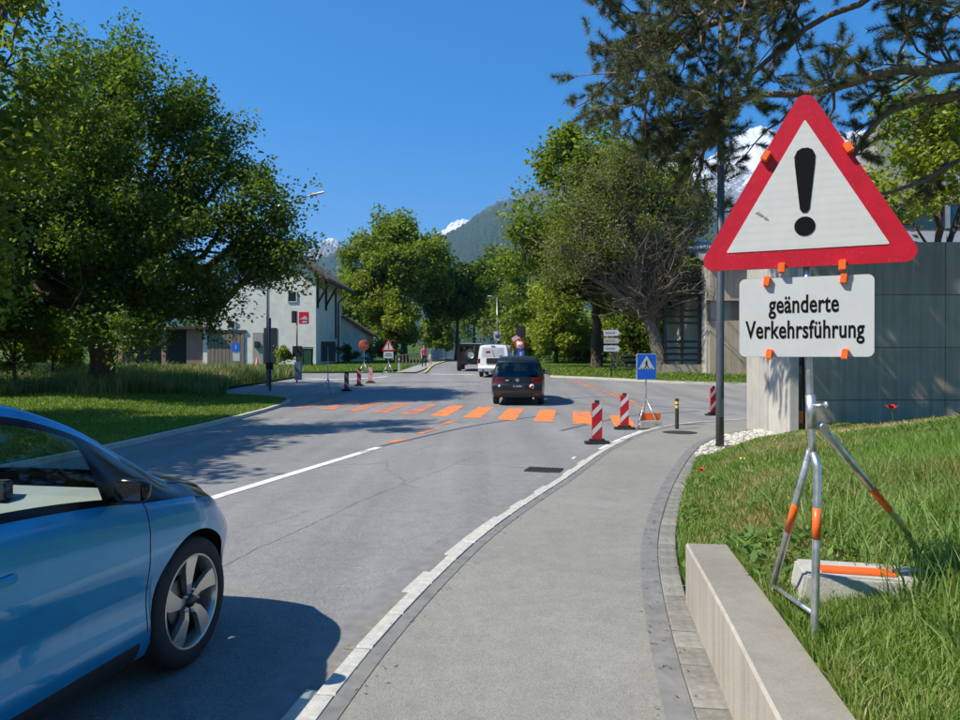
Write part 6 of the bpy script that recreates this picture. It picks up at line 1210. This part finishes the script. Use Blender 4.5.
def cl_van(reg, i, j, c, u, nL, nU, nT):
    x, z = abs(c[0]), c[2]
    if reg == 'shell':
        if j < nL - 1: return 'tail_light' if u < -3.55 and .80 < z < 1.05 else ('sill' if z < .45 else 'body')
        if j < nL - 1 + nU:
            k = j - nL + 1; return 'side_window' if 1 <= k < nU - 1 and -1.75 < u < -.35 else 'body'
        return 'windscreen' if (-1.3 < u < .0 and j - nL + 1 - nU >= 2) else 'roof'
    if reg == 'rear':
        if 1.12 < z < 1.62 and x < .62 and x > .015: return 'rear_window'
        if .80 < z < 1.08 and x > .70: return 'tail_light'
        return 'rear_bumper' if z < .52 else 'rear_door'
    return 'front_end'
mtv = dict(body=m_wht, tail_light=m_lens, sill=m_trim, side_window=g_dark, windscreen=g_car, roof=m_wht, rear_window=M('film_covered_window', (.42, .43, .44), .15, var=.2), rear_bumper=M('bumper_light_grey', (.35, .36, .36), .5), rear_door=m_wht, front_end=m_wht)
vh = R(7); vy = 40.0; VA, VP = rear_car('delivery_van', 'white delivery van behind the black people carrier heading for the bridge', (.72 + math.sin(vh) * 3.7, vy + math.cos(vh) * 3.7, float(Z(vy + 3.7))), vh, van, cl_van, mtv, (.32, .2, .21), 'van'); VA.rotation_euler.x = math.atan2(float(Z(43.7)) - float(Z(41)), 2.75)
MB().box((.05, -3.73, .93), (.82, .02, .30)).build('plate_recess', m_trim, VA); MB().box((.05, -3.745, .90), (.5, .01, .11)).build('number_plate', m_plate, VA); MB().box((-.28, -3.66, 1.42), (.22, .012, .12)).build('red_sticker', m_sr, VA); MB().box((0, -3.62, 1.74), (.22, .03, .04)).build('brake_light', m_lens, VA); MB().bar((.1, -3.70, 1.14), (-.05, -3.64, 1.5), .02, .02).build('rear_wiper', m_trim, VA); MB().box((0, -3.76, .44), (1.2, .02, .13)).build('bumper_insert', m_trim, VA)
for s in (-1, 1): mirror(VA, s * .88, -.7, 1.1, s, m_trim, 1.1)
# black off-roader
jp = dict(u=(-3.35, .72), axles=(0, -2.6), arch=.43, axle_z=.40, split=-1.9, track=.77, zb=[(-3.35, .55), (-2, .45), (.72, .5)], belt=[(-3.35, 1.18), (-.5, 1.16), (.72, 1.12)], W=[(-3.35, .84), (0, .86), (.72, .80)], zt=[(-3.35, 1.84), (-1.2, 1.86), (-.95, 1.82), (-.7, 1.2), (.72, 1.14)], Wt=[(-3.35, .76), (-1, .76), (-.7, .78), (.72, .72)], zc=[(-3.35, 1.88), (-1.2, 1.90), (-.95, 1.86), (-.7, 1.24), (.72, 1.18)], prof=([0, .1, .5, .95, 1], [.97, .99, 1, 1, .985]), rear=[(.3, 0), (1.9, .04)], front=[(0, 0), (1.9, 0)], bulge=(.02, .04), n=(18, 10, 10), kb=20)
def cl_jp(reg, i, j, c, u, nL, nU, nT):
    x, z = abs(c[0]), c[2]
    if reg == 'shell':
        if j < nL - 1: return 'body'
        if j < nL - 1 + nU: k = j - nL + 1; return 'side_window' if 1 <= k < nU - 1 and -3.2 < u < -.95 and abs(u + 1.9) > .06 else 'pillar'
        return 'windscreen' if -.95 < u < -.68 else 'roof'
    if reg == 'rear': return 'rear_window' if 1.28 < z < 1.72 and x < .62 else 'tailgate'
    return 'grille' if .6 < z < 1.0 and x < .5 else 'front_end'
mtj = dict(body=m_blk, side_window=g_dark, pillar=m_blk, windscreen=g_car, roof=M('pale_roof', (.30, .31, .31), .4), rear_window=g_dark, tailgate=m_blk, grille=m_trim, front_end=m_blk)
jy = 49.0; jh = R(4); JP, JQ = rear_car('off_roader', 'black boxy off-roader with spare wheel ahead of the white van', (-.72 + math.sin(jh) * 3.4, jy + math.cos(jh) * 3.4, float(Z(jy + 3.4))), jh, jp, cl_jp, mtj, (.40, .27, .22)); JP.rotation_euler.x = math.atan2(float(Z(52.4)) - float(Z(50)), 2.6)
sw = empty('spare_wheel'); sw.parent = JP; sw.location = (.1, -3.5, 1.12)
MB().lathe([(.22, -.11), (.36, -.12), (.39, -.09), (.39, .09), (.36, .12)], 32, 'y').build('tyre', m_tyre, sw); MB().lathe([(0, -.10), (.2, -.10), (.225, -.12)], 32, 'y').build('rim', m_alloy, sw)
for s in (-1, 1): MB().box((s * .70, -3.39, .95), (.12, .04, .24)).build('tail_light', m_lens, JP, bevel=.01); mirror(JP, s * .86, -.85, 1.28, s, m_trim, 1.1)
MB().box((0, -3.42, .55), (1.6, .14, .16)).build('rear_bumper', m_trim, JP, bevel=.03)
# ------------------------------------------------------------------ people
def person(label, loc, H, rz, top_c, leg_c, hair_c, skin_c, stride=.12):
    r_ = empty('person', loc, rz, label, 'person'); k = H / 1.70
    J = {'pel': (0, 0, .93), 'waist': (0, .01, 1.08), 'chest': (0, .0, 1.28), 'neck': (0, 0, 1.44), 'neck2': (0, -.01, 1.50), 'headb': (0, -.015, 1.56), 'head': (0, -.01, 1.62), 'headt': (0, 0, 1.68)}
    E = [('pel', 'waist'), ('waist', 'chest'), ('chest', 'neck'), ('neck', 'neck2'), ('neck2', 'headb'), ('headb', 'head'), ('head', 'headt')]; Rr = {'pel': (.15, .11), 'waist': (.125, .09), 'chest': (.145, .10), 'neck': (.07, .06), 'neck2': (.05, .05), 'headb': (.07, .08), 'head': (.078, .092), 'headt': (.045, .055)}
    for s, nm in ((-1, 'l'), (1, 'r')):
        d = s * stride; J.update({'hip' + nm: (s * .09, 0, .88), 'kn' + nm: (s * .095, -d * .6 - .02, .49), 'an' + nm: (s * .095, -d * .9 + .02, .09), 'toe' + nm: (s * .10, -d * .9 - .14, .035), 'sh' + nm: (s * .17, 0, 1.39), 'el' + nm: (s * .23, .03 + d * .4, 1.11), 'wr' + nm: (s * .24, -.06 + d * .8, .88), 'hd' + nm: (s * .235, -.09 + d * .9, .80), 'fi' + nm: (s * .225, -.11 + d * .9, .73), 'th' + nm: (s * .20, -.13 + d * .9, .80)})
        E += [('pel', 'hip' + nm), ('hip' + nm, 'kn' + nm), ('kn' + nm, 'an' + nm), ('an' + nm, 'toe' + nm), ('chest', 'sh' + nm), ('sh' + nm, 'el' + nm), ('el' + nm, 'wr' + nm), ('wr' + nm, 'hd' + nm), ('hd' + nm, 'fi' + nm), ('hd' + nm, 'th' + nm)]
        Rr.update({'hip' + nm: (.09, .09), 'kn' + nm: (.058, .06), 'an' + nm: (.04, .045), 'toe' + nm: (.04, .03), 'sh' + nm: (.06, .06), 'el' + nm: (.042, .042), 'wr' + nm: (.028, .03), 'hd' + nm: (.022, .038), 'fi' + nm: (.012, .022), 'th' + nm: (.011, .011)})
    names = list(J); me = bpy.data.meshes.new('body'); me.from_pydata([tuple(c * k for c in J[n]) for n in names], [(names.index(a), names.index(b)) for a, b in E], [])
    o = bpy.data.objects.new('body', me); col.objects.link(o); md = o.modifiers.new('s', 'SKIN')
    for i, n in enumerate(names): v = me.skin_vertices[0].data[i]; v.radius = tuple(q * k for q in Rr[n]); v.use_root = (n == 'pel')
    o.modifiers.new('d', 'SUBSURF').levels = 2; dg = bpy.context.evaluated_depsgraph_get(); m2 = bpy.data.meshes.new_from_object(o.evaluated_get(dg)); bpy.data.objects.remove(o)
    m2.materials.clear(); ms = [M('skin_' + label[:6], skin_c, .6), M('top_' + label[:6], top_c, .85), M('leg_' + label[:6], leg_c, .85), M('shoe', (.25, .24, .24), .7)]
    for m in ms: m2.materials.append(m)
    for p in m2.polygons:
        c = p.center / k; p.use_smooth = True
        p.material_index = 3 if c.z < .085 else (2 if c.z < .95 and abs(c.x) < .19 else (1 if c.z < 1.45 and (c.z > .95 and (abs(c.x) < .2 or c.z > 1.16)) else 0))
    link_mesh('body', m2, None, r_)
    h = MB(); prof = [(0, 1.725), (.05, 1.715), (.085, 1.68), (.098, 1.62), (.09, 1.57), (.07, 1.52)]; h.lathe([(a * k, b * k) for a, b in prof], 16, 'z', (0, .022 * k, 0)); h.build('hair', M('hair_' + label[:6], hair_c, .7), r_)
    for s in (-1, 1): MB().lathe([(0, -.006 * k), (.011 * k, -.004 * k), (.012 * k, .004 * k)], 8, 'y', (s * .032 * k, -.097 * k, 1.615 * k)).build('eye', m_black, r_)
    return r_
py_ = 55.0; px_ = (424 - 480) / F * py_
person('person in pink top and dark leggings walking towards the junction', (px_, py_, float(Z(py_)) + .0), 1.70, R(20), (.75, .09, .28), (.02, .02, .03), (.16, .10, .06), (.55, .36, .27))
person('small child in pale clothes beside the person in pink', ((430.3 - 480) / F * 56, 56, float(Z(56)) + .07), 1.08, R(10), (.62, .55, .52), (.50, .38, .34), (.10, .07, .05), (.55, .38, .3), .06)
# ------------------------------------------------------------------ air
hm = bpy.data.materials.new('air'); hm.use_nodes = True; nt = hm.node_tree; nt.nodes.remove(nt.nodes['Principled BSDF'])
pv = nt.nodes.new('ShaderNodeVolumePrincipled'); pv.inputs['Density'].default_value = .00011; pv.inputs['Color'].default_value = (.32, .58, 1.0, 1); pv.inputs['Anisotropy'].default_value = .2
nt.links.new(pv.outputs[0], nt.nodes['Material Output'].inputs['Volume'])
tag(MB().box((0, 4000, 840), (14000, 8600, 1800)).build('haze', hm), 'thin blue summer haze over the valley', 'haze', kind='stuff')
